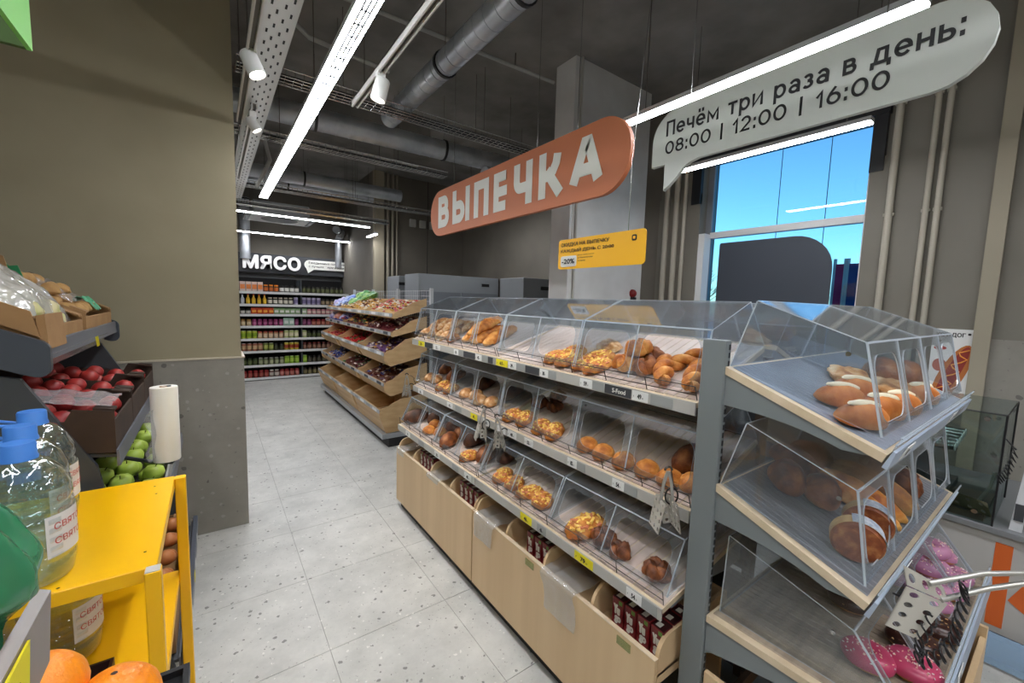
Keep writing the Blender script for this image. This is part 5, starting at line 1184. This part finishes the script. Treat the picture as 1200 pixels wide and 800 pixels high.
def bagfn(u, v):
    y = 1.985 + u * .50; p = .03 + v * .37; e = max(0, math.sin(PI * min(1, max(0, u)))) ** .4 * max(0, math.sin(PI * v)) ** .35
    n = noise.noise((u * 6, v * 6, 2)) + .6 * noise.noise((u * 15, v * 14, 5))
    return on(f1, p, .04 + e * .15 + .03 * n * e, y)
tag(MB().grid(34, 26, bagfn).build('vegetable_bag', BAGF, smooth=80, at=tuple(on(f1, .2, .03, 2.2))), 'large crinkled clear plastic bag covering the near carton', 'plastic bag')
POT = M('potato_skin', (188, 150, 92), .75, rgb2=(160, 118, 70), scale=20)
potp = [(blob(.075, .06, .055, 16, 9, .12, seed=80 + k).mesh('potato', POT, 80), []) for k in range(3)]
for i in range(4):
    for j in range(5):
        for L in range(2):
            if L and (i in (0, 3) or j in (0, 4)): continue
            put(potp[(i + j) % 3], 'potato', 'potato heaped in the carton at the wall end of the upper shelf', 'potato', TR(*on(f2, .07 + i * .085 + rj(.01), .04 + L * .05, 2.62 + j * .09 + rj(.01))) @ RZ(i * 3 + j), 'loose potatoes')
tag(MB().grid(14, 12, lambda u, v: on(f2, .10 + v * .24, .085 + .05 * max(0, math.sin(PI * u)) ** .5 * max(0, math.sin(PI * v)) ** .5 + .02 * noise.noise((u * 7, v * 7, 1)), 2.80 + u * .26)).build('net_bag', CLEAR('clear_net_film', (244, 242, 240), .12, .6, .15, diffuse=.3, dcol=(240, 234, 226), bump=(30, 1.0)), smooth=80, at=tuple(on(f2, .2, .1, 2.9))), 'clear film bag lying over the potatoes', 'plastic bag')
NET = M('green_netting', (24, 150, 100), .5, rgb2=(130, 200, 160), scale=60)
tag(MB().grid(10, 8, lambda u, v: on(f2, .03 + v * .10, .075 + .035 * math.sin(PI * v) + .022 * noise.noise((u * 9, v * 9, 3)), 2.93 + u * .13)).build('green_net', NET, smooth=80, at=tuple(on(f2, .08, .08, 3.0))), 'crumpled green netting at the corner of the potato carton', 'net')
tag(MB().prism([(.20, .125), (.30, .12), (.27, .175), (.245, .165), (.22, .18)], lambda p, q, t: f2(p, q, t), 2.60, 2.606).build('green_tag', M('green_card', (12, 120, 70), .5), at=tuple(on(f2, .25, .13, 2.6))), 'dark green paper tag standing in the potato carton', 'tag')
# second tier: three dark cartons of nectarines
NEC = M('nectarine_skin', (126, 20, 34), .4, rgb2=(186, 66, 54), var=.8, scale=16); NECY = M('nectarine_yellow', (206, 110, 50), .4, rgb2=(170, 34, 44), scale=12)
necp = [(blob(.072, .07, .068, 18, 10, .05, seed=90 + k, flat=.45).mesh('nectarine', (NEC, NEC, NEC)[k], 80), []) for k in range(3)]
for b_, (y0, y1) in enumerate(((1.96, 2.35), (2.36, 2.74), (2.75, 3.12))):
    nm = ('nearest the water bottles', 'in the middle of the row', 'against the partition wall')[b_]
    f = carton(-.29, 1.094, .16, y0, y1, .52, .15, CARDD, 'dark brown carton of nectarines ' + nm)
    for i in range(6):
        for j in range(4):
            put(necp[(i * 2 + j * 3) % 5 % 3], 'nectarine', 'red nectarine in the dark carton ' + nm, 'nectarine', TR(*on(f, .06 + i * .079 + rj(.005), .012 + .038 * ((i + j) % 2) + .018, y0 + .05 + j * (y1 - y0 - .1) / 3 + rj(.004))) @ RZ(i + j * 2) @ RX(rj(.6)), 'nectarines in the carton ' + nm)
FILM = CLEAR('nectarine_film', (240, 238, 240), .08, .5, .15, diffuse=.3, dcol=(236, 226, 230), bump=(24, .8))
tag(MB().grid(14, 10, lambda u, v: (-.30 - v * .26, 1.965 + u * .24, 1.265 + v * .045 + .012 * noise.noise((u * 6, v * 6, 4)))).build('plastic_sheet', FILM, smooth=80, at=(-.4, 2.1, 1.26)), 'loose plastic film over the near nectarine carton', 'plastic film')
# third tier: green apples in a black crate
cf = thing('apple_crate', 'black crate of green apples below the nectarines', 'crate', (-.45, 2.55, .815))
fc = lambda p, q, t: (-.18 - p, t, .806 + p * .12 + q)
MB().prism([(0, 0), (.6, 0), (.6, .006), (0, .006)], fc, 1.98, 3.12).build('crate_floor', BLACK, cf)
for t in (1.98, 3.112): MB().prism([(0, 0), (.6, 0), (.6, .15), (.05, .12), (0, .16)], fc, t, t + .008).build('crate_end', BLACK, cf)
MB().prism([(0, 0), (.008, 0), (.008, .07), (0, .07)], fc, 1.98, 3.12).build('crate_front', M('pale_grey_crate', (140, 142, 140), .6), cf)
APP = M('green_apple_skin', (150, 178, 60), .35, rgb2=(176, 196, 96), scale=8)
apm = (MB().lathe([(0, .062), (.012, .066), (.028, .064), (.038, .045), (.036, .024), (.022, .006), (0, .008)], 16).mesh('apple', APP, 80), [('stem', MB().tube([(0, 0, .058), (.003, 0, .076)], .0016, 5).mesh('stem', CARDD))])
for i in range(3):
    for j in range(13): put(apm, 'green_apple', 'green apple in the black crate below the nectarines', 'apple', TR(*fc(.055 + i * .082, .012 + .03 * ((i + j) % 2), 2.04 + j * .082)) @ RX(rj(.4)) @ RY(rj(.4)), 'green apples')
# lowest tier: carton of onions
fo = carton(-.16, .23, .1, 2.0, 2.95, .5, .16, CARD, 'brown carton of onions on the lowest shelf behind the yellow stand')
onm = [(blob(.075, .075, .07, 16, 9, .06, seed=110 + k, flat=.4).mesh('onion', M('onion_skin', (196, 126, 70), .45, rgb2=(166, 92, 46), scale=18), 80), []) for k in range(2)]
for i in range(3):
    for j in range(10): put(onm[(i + j) % 2], 'onion', 'brown onion in the carton behind the yellow stand', 'onion', TR(*on(fo, .06 + i * .085, .012 + .045 * ((i + j) % 2) + .05, 2.06 + j * .09)), 'onions')
# roll of produce bags on a holder
r = thing('bag_roll', 'upright white roll of produce bags in front of the nectarine cartons', 'bag roll', (-.15, 2.1, 1.0))
MB().lathe([(.014, 0), (.043, 0), (.044, .004), (.044, .292), (.043, .296), (.014, .296)], 28, c=(-.165, 2.1, 1.0)).build('film_roll', M('white_film_roll', (240, 240, 240), .3, rgb2=(226, 220, 200), scale=7, stretch=(1, 1, .05)), r, 50)
MB().lathe([(.010, .25), (.0138, .25), (.0138, .298), (.010, .298), (.010, .25)], 16, c=(-.165, 2.1, 1.0)).build('core', CARD, r)
MB().tube([(-.15, 2.1, .985), (-.15, 2.1, 1.30)], .008, 8).tube([(-.15, 2.1, .985), (-.22, 2.15, .985), (-.30, 2.2, 1.0)], .008, 8).build('holder_rod', DGREY, r)
MB().grid(8, 10, lambda u, v: (-.185 - .03 * u - .01 * math.sin(v * 9), 2.075 - .02 * u, 1.03 + v * .19 - .02 * u)).build('loose_bag', PLB, r)

# yellow stand with water bottles
ys = thing('yellow_stand', 'bright yellow two-tier metal stand carrying water bottles', 'stand', (-.4, 1.58, 0))
for z in (.965, .60): MB().bev(-.66, -.13, 1.275, 1.895, z, z + .035, .003).build('shelf', YEL, ys)
for (x, y) in ((-.152, 1.247), (-.66, 1.247), (-.13, 1.86), (-.66, 1.9)):
    lg = MB().bev(x, x + .032, y, y + .032, 0, 1.0, .003).build('leg', YEL, ys)
    if y < 1.5: MB().box(x + .002, x + .03, y + .002, y + .03, 1.0, 1.002).build('leg_cap', M('pale_cap', (196, 192, 180), .5), lg)
for y in (1.247, 1.9): MB().box(-.63, -.15, y + .008, y + .026, .14, .18).build('foot_rail', YEL, ys)
m = MB()
for (x, y) in ((-.16, 1.36), (-.17, 1.75), (-.18, 1.82), (-.3, 1.29)): m.lathe([(.0, .0006), (.0035, .0006)], 8, c=(x, y, 1.0))
m.build('rivets', DGREY, ys)
PET = CLEAR('clear_pet', (246, 250, 250), .07, .8, .04, diffuse=.03, power=2.2, bump=(18, .5))
WAT = CLEAR('water_surface', (238, 248, 246), .06, .5, .05)
CAPB = M('blue_cap', (70, 132, 214), .4); LBLW = M('bottle_label', (224, 222, 216), .5)
def bottle_parts():
    prof = [(.0, .004), (.055, .0), (.074, .008), (.078, .03)]
    for k in range(7):
        z = .04 + k * .022; prof += [(.080, z), (.080, z + .012), (.0765, z + .017)]
    prof += [(.080, .20), (.078, .225), (.066, .262), (.046, .288), (.03, .298), (.026, .303), (.026, .318)]
    body = MB().lathe(prof, 36, sq=.25).mesh('water_bottle', PET, 50)
    wt = [(.0, .008), (.05, .006), (.071, .014)] + [(.0745, .03), (.0745, .20), (.073, .222), (.06, .258)] + [(.0, .258)]
    w = MB().lathe(wt, 28, sq=.25).mesh('water', WAT, 60)
    cap = MB().lathe([(.0, .338), (.027, .338), (.029, .334), (.029, .308), (.031, .304), (.031, .298), (.027, .298)], 28).mesh('cap', CAPB, 40)
    pts = [(-.03, 0, .303)]
    for k in range(13): t = PI * k / 12; pts.append((-.06 - .028 * math.sin(t) * 1.2, -.03 * math.cos(t), .312 + .012 * math.sin(t)))
    pts = [(-.028, -.02, .303)] + pts[1:] + [(-.028, .02, .303)]
    hd = MB().tube(pts, .005, 8).mesh('handle', CAPB, 60)
    lb = MB(); lb.grid(10, 2, lambda u, v: (.083 * math.cos(-1.0 + u * 1.5), .083 * math.sin(-1.0 + u * 1.5), .07 + v * .10))
    vs, fs = text_mesh('СВЯТОЙ', 1.0); ax = min(v[0] for v in vs); bx_ = max(v[0] for v in vs); ay = min(v[1] for v in vs); by = max(v[1] for v in vs)
    for row in range(2):
        lb.add([(.0845 * math.cos(-.95 + .12 + (v[0] - ax) / (bx_ - ax) * 1.0), .0845 * math.sin(-.95 + .12 + (v[0] - ax) / (bx_ - ax) * 1.0), .135 - row * .035 + (v[1] - ay) / (by - ay) * .02) for v in vs], fs, 1)
    return (body, [('water', w), ('cap', cap), ('handle', hd), ('label', lb.mesh('label', [LBLW, M('red_print', (196, 60, 50), .6)], 60))])
WB = bottle_parts()
for k, (x, y) in enumerate(((-.362, 1.365), (-.40, 1.535), (-.42, 1.705))):
    put(WB, 'water_bottle', ('large blue-capped water bottle on the yellow stand, nearest the green bag', 'large blue-capped water bottle in the middle of the yellow stand row', 'large blue-capped water bottle on the yellow stand, nearest the nectarines')[k], 'bottle', TR(x, y, 1.0005) @ RZ(.05 + .1 * k) @ SC(1, 1, .96), 'water bottles on the yellow stand')
for k, (x, y) in enumerate(((-.43, 1.37), (-.37, 1.60))):
    put(WB, 'water_bottle', ('water bottle on the lower yellow shelf with blue handle showing', 'water bottle on the lower yellow shelf farther back')[k], 'bottle', TR(x, y, .6355) @ RZ(-.1), 'water bottles on the lower yellow shelf')
r = thing('small_black_crate', 'small black crate on the lower yellow shelf behind the oranges', 'crate', (-.33, 1.36, .636))
MB().box(-.345, -.235, 1.285, 1.395, .636, .64).build('crate_floor', BLACK, r)
for a in ((-.345, -.338, 1.285, 1.395), (-.242, -.235, 1.285, 1.395), (-.338, -.242, 1.285, 1.292), (-.338, -.242, 1.388, 1.395)): MB().box(*a, .64, .72).build('crate_wall', M('dark_maroon_crate', (50, 28, 24), .5), r)

# near produce display at the lower left
nd = thing('near_display', 'near produce display at the lower left with slanted grey price rail', 'shelving', (-.4, .6, 0))
MB().box(-.7, -.13, .15, .49, 1.360, 1.372).build('shelf', DGREY, nd)
MB().prism([(-.130, 1.355), (-.122, 1.353), (-.118, 1.416), (-.126, 1.42)], lambda p, q, a: (p, a, q), .15, .49).build('price_rail', M('grey_brown_rail', (112, 100, 92), .35), nd)
for (x0, y0) in ((-.66, .2), (-.66, .43), (-.36, .2)): MB().box(x0, x0 + .05, y0, y0 + .05, 0, 1.36).build('leg', DGREY, nd)
MB().box(-.69, -.03, .2, .60, .95, .97).build('lower_shelf', DGREY, nd)
price_tag(nd, lambda p, q, t: (-.1195 + t + (q - 1.385) * .06, p, q), .362, .07, 1.358, 1.412, ('179', '99'), 'y')
NETG = CLEAR('green_bag_film', (110, 190, 150), .08, .55, .14, diffuse=.62, dcol=(70, 150, 106), bump=(16, 1.0))
def gbag(u, v):
    th = 2 * PI * u; z = v; rr = .052 * (max(0, math.sin(PI * (.12 + .8 * v))) ** .55); n = noise.noise((math.cos(th) * 2, math.sin(th) * 2, v * 4)); fo = .012 * math.sin(th * 7 + v * 6)
    w_ = .62 + .38 * min(1, max(0, (v - .3) / .15)); return (-.168 + (rr + .008 * n + fo * .4) * w_ * math.cos(th), .455 + (rr + .008 * n + fo * .4) * w_ * math.sin(th) * .75, 1.3725 + v * .142)
tag(MB().grid(40, 22, gbag).build('green_bag', NETG, smooth=80, at=(-.168, .455, 1.3725)), 'glossy green plastic bag at the left edge above the price rail', 'bag')
onr = M('orange_peel', (250, 150, 16), .38, rgb2=(240, 130, 8), scale=30, bump=(160, .25))
orm = (blob(.084, .084, .08, 24, 14, .03, seed=5, flat=.5).mesh('orange', onr, 80), [('stem_end', MB().lathe([(0, .0805), (.004, .0795)], 8).mesh('stem_end', CARDD))])
oc = thing('orange_crate', 'black crate holding the oranges at the lower left', 'crate', (-.15, .45, 1.22))
MB().box(-.27, -.035, .30, .59, 1.214, 1.22).build('crate_floor', BLACK, oc)
for a in ((-.27, -.264, .30, .59), (-.041, -.035, .30, .59), (-.264, -.041, .30, .306), (-.264, -.041, .584, .59)): MB().box(*a, 1.22, 1.228).build('crate_wall', BLACK, oc)
MB().box(-.20, -.10, .32, .55, .97, 1.214).build('crate_stand', BLACK, oc)
for k, (x, y, z) in enumerate(((-.220, .545, 1.2205), (-.146, .545, 1.2525), (-.222, .465, 1.2205), (-.090, .525, 1.2265), (-.16, .40, 1.2205), (-.085, .425, 1.2205), (-.148, .475, 1.2255))):
    put(orm, 'orange', ('orange at the far left of the near crate', 'orange at the far right of the near crate', 'orange in the middle left of the near crate', 'orange in the middle right of the near crate', 'orange at the front left of the near crate', 'orange at the front right of the near crate', 'topmost orange heaped on the others at the lower left')[k], 'orange', TR(x, y, z) @ RZ(k) @ SC(.86), 'oranges in the near crate')

# ------------------------------------------------------------------ serving tongs
TONG = M('tong_steel', (186, 184, 178), .35, .6); TPL0 = M('tong_sheet', (196, 192, 182), .4, .35); CORD = M('black_coil_cord', (18, 18, 20), .4)
def holed(m, T, w, h, nx, nz, rad, th=.0012):
    """perforated plate in local x-z with real round holes"""
    cw, ch = w / nx, h / nz
    for i in range(nx):
        for j in range(nz):
            u0, v0 = -w / 2 + i * cw, j * ch; cu, cv = u0 + cw / 2, v0 + ch / 2; n = 12
            ri = [(cu + rad * math.cos(PI / 4 + 2 * PI * k / n), cv + rad * math.sin(PI / 4 + 2 * PI * k / n)) for k in range(n)]; ro = []
            for k in range(n):
                a = PI / 4 + 2 * PI * k / n; c, s_ = math.cos(a), math.sin(a); q = min(cw / 2 / max(abs(c), 1e-6), ch / 2 / max(abs(s_), 1e-6)); ro.append((cu + c * q, cv + s_ * q))
            for c_, sg in (((u0 + cw, v0 + ch), 0), ((u0, v0 + ch), 3), ((u0, v0), 6), ((u0 + cw, v0), 9)): ro[sg] = c_
            b = len(m.v)
            for y in (-th, th): m.v += [tuple(T @ Vector((u, y, v))) for u, v in ri + ro]
            for k in range(n):
                k2 = (k + 1) % n
                m.f += [(b + k, b + k2, b + n + k2, b + n + k), (b + 2 * n + k, b + 2 * n + k2, b + 3 * n + k2, b + 3 * n + k), (b + k, b + k2, b + 2 * n + k2, b + 2 * n + k)]; m.m += [0, 0, 0]
def tongs(T, label, group, big=1.0, spread=.30):
    """spring tongs hanging jaws down; local origin at the spring, -z toward the jaws"""
    r = bpy.data.objects.new('serving_tongs', None); COL.objects.link(r); r.matrix_world = T; r.empty_display_size = .05; tag(r, label, 'tongs', group)
    def part(m, n, mat, sm=None):
        o = m.build(n, mat, r, smooth=sm, local=True); return o
    for sg in (-1, 1):
        A = RX(sg * spread * .5)
        m = MB(); pts = [A @ Vector((0, sg * .002, 0)), A @ Vector((0, sg * .006, -.04)), A @ Vector((0, sg * .004, -.085 * big))]
        m.tube(pts, .0045 * big, 8); part(m, 'handle', TONG, 60)
        m = MB(); holed(m, A @ TR(0, sg * .004, -.165 * big), .062 * big, .085 * big, 3, 4, .0055 * big); holed(m, A @ TR(.031 * big, sg * (.004 - .011 * big), -.165 * big) @ RZ(PI / 2), .022 * big, .085 * big, 1, 4, .0055 * big); part(m, 'perforated_jaw', TPL0)
    m = MB(); m.tube([Vector((0, .012 * math.cos(t), .004 + .012 * math.sin(t))) for t in [PI * k / 8 for k in range(9)]], .004, 8); part(m, 'spring', DARKSTEEL, 60)
    m = MB(); m.tube([Vector((.028, -.03 + .045 * math.cos(t) * .5, -.10 + .03 * math.sin(t))) for t in [2 * PI * k / 16 for k in range(17)]], .003, 6); part(m, 'hook_loop', CORD, 60)
    return r
HT = 'serving tongs hanging from the middle shelf'
tongs(TR(1.235, .775, 1.115) @ RZ(1.0), 'perforated steel tongs hanging by the grey post', HT, 1.25, .34)
tongs(TR(1.235, 1.95, 1.06) @ RZ(1.2) @ RX(.1), 'left tongs of the pair hanging mid-way along the middle shelf', HT, 1.1, .3)
tongs(TR(1.225, 1.80, 1.05) @ RZ(.8) @ RX(-.1), 'right tongs of the pair hanging mid-way along the middle shelf', HT, 1.1, .3)
tongs(TR(1.245, 3.13, 1.06) @ RZ(.9), 'tongs hanging at the far end beside the candy rack', HT, 1.05, .3)
for k, (y, z) in enumerate(((.775, 1.12), (1.95, 1.065), (1.80, 1.055), (3.09, 1.065))):
    o = MB().tube([(1.297, y, 1.036), (1.27, y, 1.06), (1.25, y, z)], .002, 5).build('tong_hook', DARKSTEEL, at=(1.297, y, 1.036))
    tag(o, ('wire hook carrying the tongs by the grey post', 'wire hook of the left tongs in the pair', 'wire hook of the right tongs in the pair', 'wire hook of the tongs at the far end')[k], 'hook', 'tong hooks')
# long tongs hanging on a coiled cord in front of the end unit
r = thing('long_tongs', 'large perforated tongs with black coiled cord in front of the end unit', 'tongs', (1.36, .16, .95))
def holedq(m, A, B, C_, D, nx, nz, fr=.3, th=.0012):
    A, B, C_, D = (Vector(q) for q in (A, B, C_, D)); nn = (B - A).cross(D - A).normalized() * th
    def mp(u, v): return (A * (1 - u) + B * u) * (1 - v) + (D * (1 - u) + C_ * u) * v
    n = 12
    for i in range(nx):
        for j in range(nz):
            cu, cv = (i + .5) / nx, (j + .5) / nz; hu, hv = .5 / nx, .5 / nz; ri, ro = [], []
            for k in range(n):
                a = PI / 4 + 2 * PI * k / n; c, s_ = math.cos(a), math.sin(a); q = 1 / max(abs(c), abs(s_))
                ri.append(mp(cu + c * hu * 2 * fr, cv + s_ * hv * 2 * fr)); ro.append(mp(cu + c * q * hu, cv + s_ * q * hv))
            b = len(m.v)
            for sg in (-1, 1): m.v += [tuple(p + nn * sg) for p in ri + ro]
            for k in range(n):
                k2 = (k + 1) % n
                m.f += [(b + k, b + k2, b + n + k2, b + n + k), (b + 2 * n + k, b + 2 * n + k2, b + 3 * n + k2, b + 3 * n + k), (b + k, b + k2, b + 2 * n + k2, b + 2 * n + k)]; m.m += [0, 0, 0]
TPL = M('tong_plate', (206, 202, 192), .4, .3)
m = MB(); holedq(m, (1.34, .19, 1.015), (1.42, .128, .975), (1.358, .162, .887), (1.295, .211, .92), 2, 4, .24); m.build('perforated_jaw', TPL, r)
m = MB(); holedq(m, (1.336, .199, 1.065), (1.411, .138, 1.016), (1.42, .128, .978), (1.34, .19, 1.018), 3, 1, .26); m.build('perforated_jaw', TPL, r)
hd0 = Vector((.9, -.64, .14)).normalized()
for a, e, bw in ((Vector((1.38, .158, 1.025)), Vector((1.60, .012, 1.052)), .012), (Vector((1.405, .138, .985)), Vector((1.60, .008, 1.032)), .006)):
    m = MB(); m.tube([a, a.lerp(e, .5) + Vector((0, 0, bw)), e], .0062, 8); m.build('handle', TONG, r, 60)
def coil(pts, rad, turns, name, root):
    pts = [Vector(p) for p in pts]; P = []; n = turns * 12
    for k in range(n + 1):
        t = k / n * (len(pts) - 1); i = min(int(t), len(pts) - 2); c = pts[i].lerp(pts[i + 1], t - i); a = 2 * PI * k / 12
        P.append(c + Vector((math.cos(a) * rad, math.sin(a) * rad * .6, math.sin(a) * rad)))
    MB().tube(P, .0022, 6).build(name, CORD, root, 60)
coil([(1.44, .11, 1.03), (1.445, .103, .995), (1.432, .108, .94), (1.42, .11, .89), (1.395, .125, .85)], .014, 11, 'coiled_cord', r)
coil([(1.395, .125, .85), (1.35, .155, .84), (1.355, .158, .89), (1.385, .145, .945)], .014, 9, 'coiled_cord', r)
MB().tube([(1.385, .145, .945), (1.39, .18, .955), (1.395, .221, .955)], .0025, 6).build('cord_end', CORD, r)
MB().box(1.432, 1.452, .098, .099, 1.02, 1.042).build('sticker', TAG_W, r)

# ------------------------------------------------------------------ hot dog counter right of the end unit
CX = 3.0
cn_ = thing('hot_dog_counter', 'grey counter with orange print right of the end unit', 'counter', (3.5, .1, 0))
MB().bev(CX, 3.95, -1.2, .95, .08, .64, .004).build('counter_body', M('counter_grey', (176, 174, 170), .5), cn_)
MB().box(CX + .05, 3.9, -1.15, .9, 0, .08).build('plinth', BLACK, cn_)
MB().bev(CX - .02, 3.98, -1.22, .97, .64, .668, .003).build('worktop', M('counter_top', (120, 122, 124), .35), cn_)
m = MB(); m.prism([(.145, .19), (.09, .19), (.09, .60), (.145, .60)], lambda p, q, a: (a, p, q), CX - .002, CX)
m.prism([(.085, .34), (-.02, .60), (-.10, .60), (.03, .30)], lambda p, q, a: (a, p, q), CX - .0025, CX)
m.prism([(.06, .40), (-.04, .19), (-.12, .19), (.01, .45)], lambda p, q, a: (a, p, q), CX - .003, CX)
m.build('orange_print', M('orange_print', (206, 96, 34), .5), cn_)
MB().box(CX - .06, CX, -1.1, .13, .09, .16).build('bumper', DGREY, cn_)
gc = thing('glass_case', 'glass display case with roller grill on the counter', 'glass case', (3.3, .45, .668))
gy0, gy1, gx0, gx1, gz0, gz1 = .165, .75, CX, 3.55, .668, 1.21
GLC = CLEAR('case_glass', (214, 224, 222), .05, .45, .03)
for nm, a in (('front_glass', (gx0, gx0 + .005, gy0, gy1, gz0, gz1)), ('side_glass', (gx0 + .005, gx1, gy0, gy0 + .005, gz0, gz1)), ('side_glass', (gx0 + .005, gx1, gy1 - .005, gy1, gz0, gz1)), ('top_glass', (gx0, gx1, gy0, gy1, gz1, gz1 + .005))): MB().box(*a).build(nm, GLC, gc)
m = MB()
for (a, b_) in (((gx0, gy0, gz0), (gx0, gy0, gz1)), ((gx0, gy0, gz1), (gx0, gy1, gz1)), ((gx0, gy1, gz0), (gx0, gy1, gz1)), ((gx0, gy0, gz1), (gx1, gy0, gz1)), ((gx1, gy0, gz0), (gx1, gy0, gz1))): m.tube([a, b_], .004, 6)
m.build('edge_seal', BLACK, gc)
for z in (gz1 - .03, gz0 + .05):
    for y in (gy0 + .06, gy1 - .06): MB().tube([(gx0 - .006, y, z), (gx0 + .01, y, z)], .011, 10).build('glass_clamp', STEEL, gc)
MB().box(gx0 + .03, gx1 - .03, gy0 + .03, gy1 - .03, .668, .70).build('tray', M('case_tray', (90, 92, 90), .35, .6), gc)
rg = thing('roller_grill', 'roller grill with a row of steel rollers inside the glass case', 'grill', (3.3, .5, .70))
MB().bev(gx0 + .08, gx1 - .06, .46, .50, .70, .98, .004).build('side_housing', DGREY, rg); MB().bev(gx0 + .08, gx1 - .06, .68, .72, .70, .98, .004).build('side_housing', DGREY, rg)
for k in range(6): MB().tube([(gx0 + .10 + k * .06, .33, .99 + k * .006), (gx0 + .10 + k * .06, .70, .99 + k * .006)], .018, 14).lathe([(0, 0), (.0182, 0)], 14).build('roller', STEEL, rg, 50)
for k in range(6): MB().tube([(gx0 + .10 + k * .06, .325, .99 + k * .006), (gx0 + .10 + k * .06, .33, .99 + k * .006)], .019, 14).build('roller_cap', WHITE, rg)
MB().box(gx0 + .08, gx1 - .06, .34, .72, .70, .74).build('grill_base', DGREY, rg)
tong2 = thing('case_tongs', 'perforated tongs lying inside the glass case', 'tongs', (3.08, .26, .75))
m = MB(); holed(m, TR(3.07, .265, .70) @ RZ(1.2) @ RX(-.55), .20, .09, 4, 2, .009); m.build('perforated_jaw', M('tong_plate_old', (168, 160, 130), .4, .4), tong2)
m = MB(); m.tube([(3.04, .22, .76), (3.00 + .05, .19, .84), (3.0 + .04, .18, .92)], .007, 8); m.build('handle', TONG, tong2, 60)
cs = thing('coil_cord', 'black coiled cord hanging on the near corner of the glass case', 'cord', (2.99, .14, .9))
coil([(2.985, .125, 1.06), (2.985, .135, .98), (2.985, .15, .93), (2.985, .165, .90)], .016, 10, 'cord', cs)
MB().tube([(2.985, .125, 1.06), (2.998, .16, 1.10)], .003, 6).build('cord_end', CORD, cs)
mc = thing('napkin_dispenser', 'pale upright dispenser beside the glass case', 'dispenser', (3.1, .09, .668))
MB().prism([(.075, .668), (.115, .668), (.085, 1.10), (.065, 1.10)], lambda p, q, a: (a, p, q), 3.03, 3.10).build('dispenser_body', M('dispenser_white', (206, 208, 210), .4), mc)
MB().box(3.025, 3.03, .075, .105, .72, .80).build('dispenser_label', TAG_D, mc)
# hot dog poster on the wall
PX = WX - .036
po = thing('hot_dog_poster', 'white poster with a hot dog picture on the window wall', 'poster', (PX, .48, 1.05))
MB().box(PX - .004, PX, .428, .62, 1.02, 1.575).build('sheet', M('poster_white', (222, 222, 220), .6), po)
fn = lambda u, v: (PX - .0045, .62 - u, v)
m = MB(); text_fit(m, 'ХОТ-ДОГ', fn, .015, .16, 1.515, 1.55, offset=.03); m.prism(rrect(.17, .185, 1.535, 1.55, .004, 3), lambda p, q, a: (a, .62 - p, q), PX - .0055, PX - .0045); m.build('lettering', INK, po)
def hd(cu, cv, ru, rv, nm, mat, lift, tl=.25):
    m = MB(); P_ = [(cu + ru * math.cos(t) * math.cos(tl) - rv * math.sin(t) * math.sin(tl), cv + ru * math.cos(t) * math.sin(tl) + rv * math.sin(t) * math.cos(tl)) for t in [2 * PI * k / 24 for k in range(24)]]
    m.prism(P_, lambda p, q, a: (a, .62 - p, q), PX - .0045 - lift, PX - .0043).build(nm, mat, po)
hd(.115, 1.26, .22, .062, 'bun_print', M('bun_print', (176, 104, 46), .6), .0004, 1.25); hd(.115, 1.26, .21, .036, 'sausage_print', M('sausage_print', (136, 40, 28), .6), .0008, 1.25)
m = MB(); m.tube([(PX - .0058, .62 - (.115 + .03 * math.sin(k * 1.6) + (k - 8) * .0075), 1.26 + (k - 8) * .022) for k in range(17)], .0045, 5); m.build('mustard_print', M('mustard_print', (226, 150, 60), .6), po)
hd(.045, 1.44, .032, .014, 'badge_print', M('badge_print', (176, 60, 50), .6), .0004, 0); hd(.05, 1.32, .035, .045, 'photo_print', M('photo_print', (170, 96, 80), .6), .0003, 0)
# clear price holder and floor poster piece right of the end unit
tag(MB().prism([(0, 0), (.16, .05), (.16, .053), (0, .003)], lambda p, q, a: (2.45 + p, a, .30 + q), .0, .14).build('price_holder', CLEAR('blue_clear_holder', (200, 222, 236), .1, .5, .05, diffuse=.3, dcol=(190, 214, 236)), bpy.data.objects['end_gondola']), None)

r = thing('alarm_bell', 'small red and black alarm bell on the grey column', 'alarm', (3.70, 2.9, 1.75))
MB().bev(3.67, 3.73, 2.86, 2.9, 1.70, 1.76, .004).build('base', BLACK, r)
MB().lathe([(0, .05), (.025, .045), (.042, .025), (.045, 0), (0, 0)], 20, T=TR(3.70, 2.9, 1.80) @ RX(PI / 2)).build('gong', M('alarm_red', (120, 18, 20), .4), r, 50)

# ------------------------------------------------------------------ fine joined pieces and ordinals
for o in COL.objects:
    if o.parent is not None and o.name.split('.')[0] in ('slots', 'post_slots', 'upright_slots', 'spiral_seam', 'louver', 'cables', 'mesh', 'wire_back', 'wire_fence', 'price_cards', 'front_ribs', 'rivets', 'sprinkles', 'cheese_topping', 'tray', 'front_guard', 'screw', 'edge_seal'):
        if 'kind' not in o: o['kind'] = 'stuff'
bpy.context.view_layer.update()
by = {}
for o in COL.objects:
    if o.parent is None and o.get('label') and o.get('category'): by.setdefault(o['label'], []).append(o)
ORD = ('leftmost', 'second from left', 'third from left', 'fourth from left', 'fifth from left', 'sixth from left', 'seventh from left', 'eighth from left', 'ninth from left', 'tenth from left', 'eleventh from left')
inv = cam.matrix_world.inverted()
for lab, L in by.items():
    if 2 <= len(L) <= 12 and len(lab.split()) <= 13:
        def px(o):
            q = inv @ o.matrix_world.translation; return q.x / -q.z if q.z < -.01 else 9
        L.sort(key=px)
        for k, o in enumerate(L): o['label'] = lab + ', ' + (ORD[k] if k < len(L) - 1 else 'rightmost')
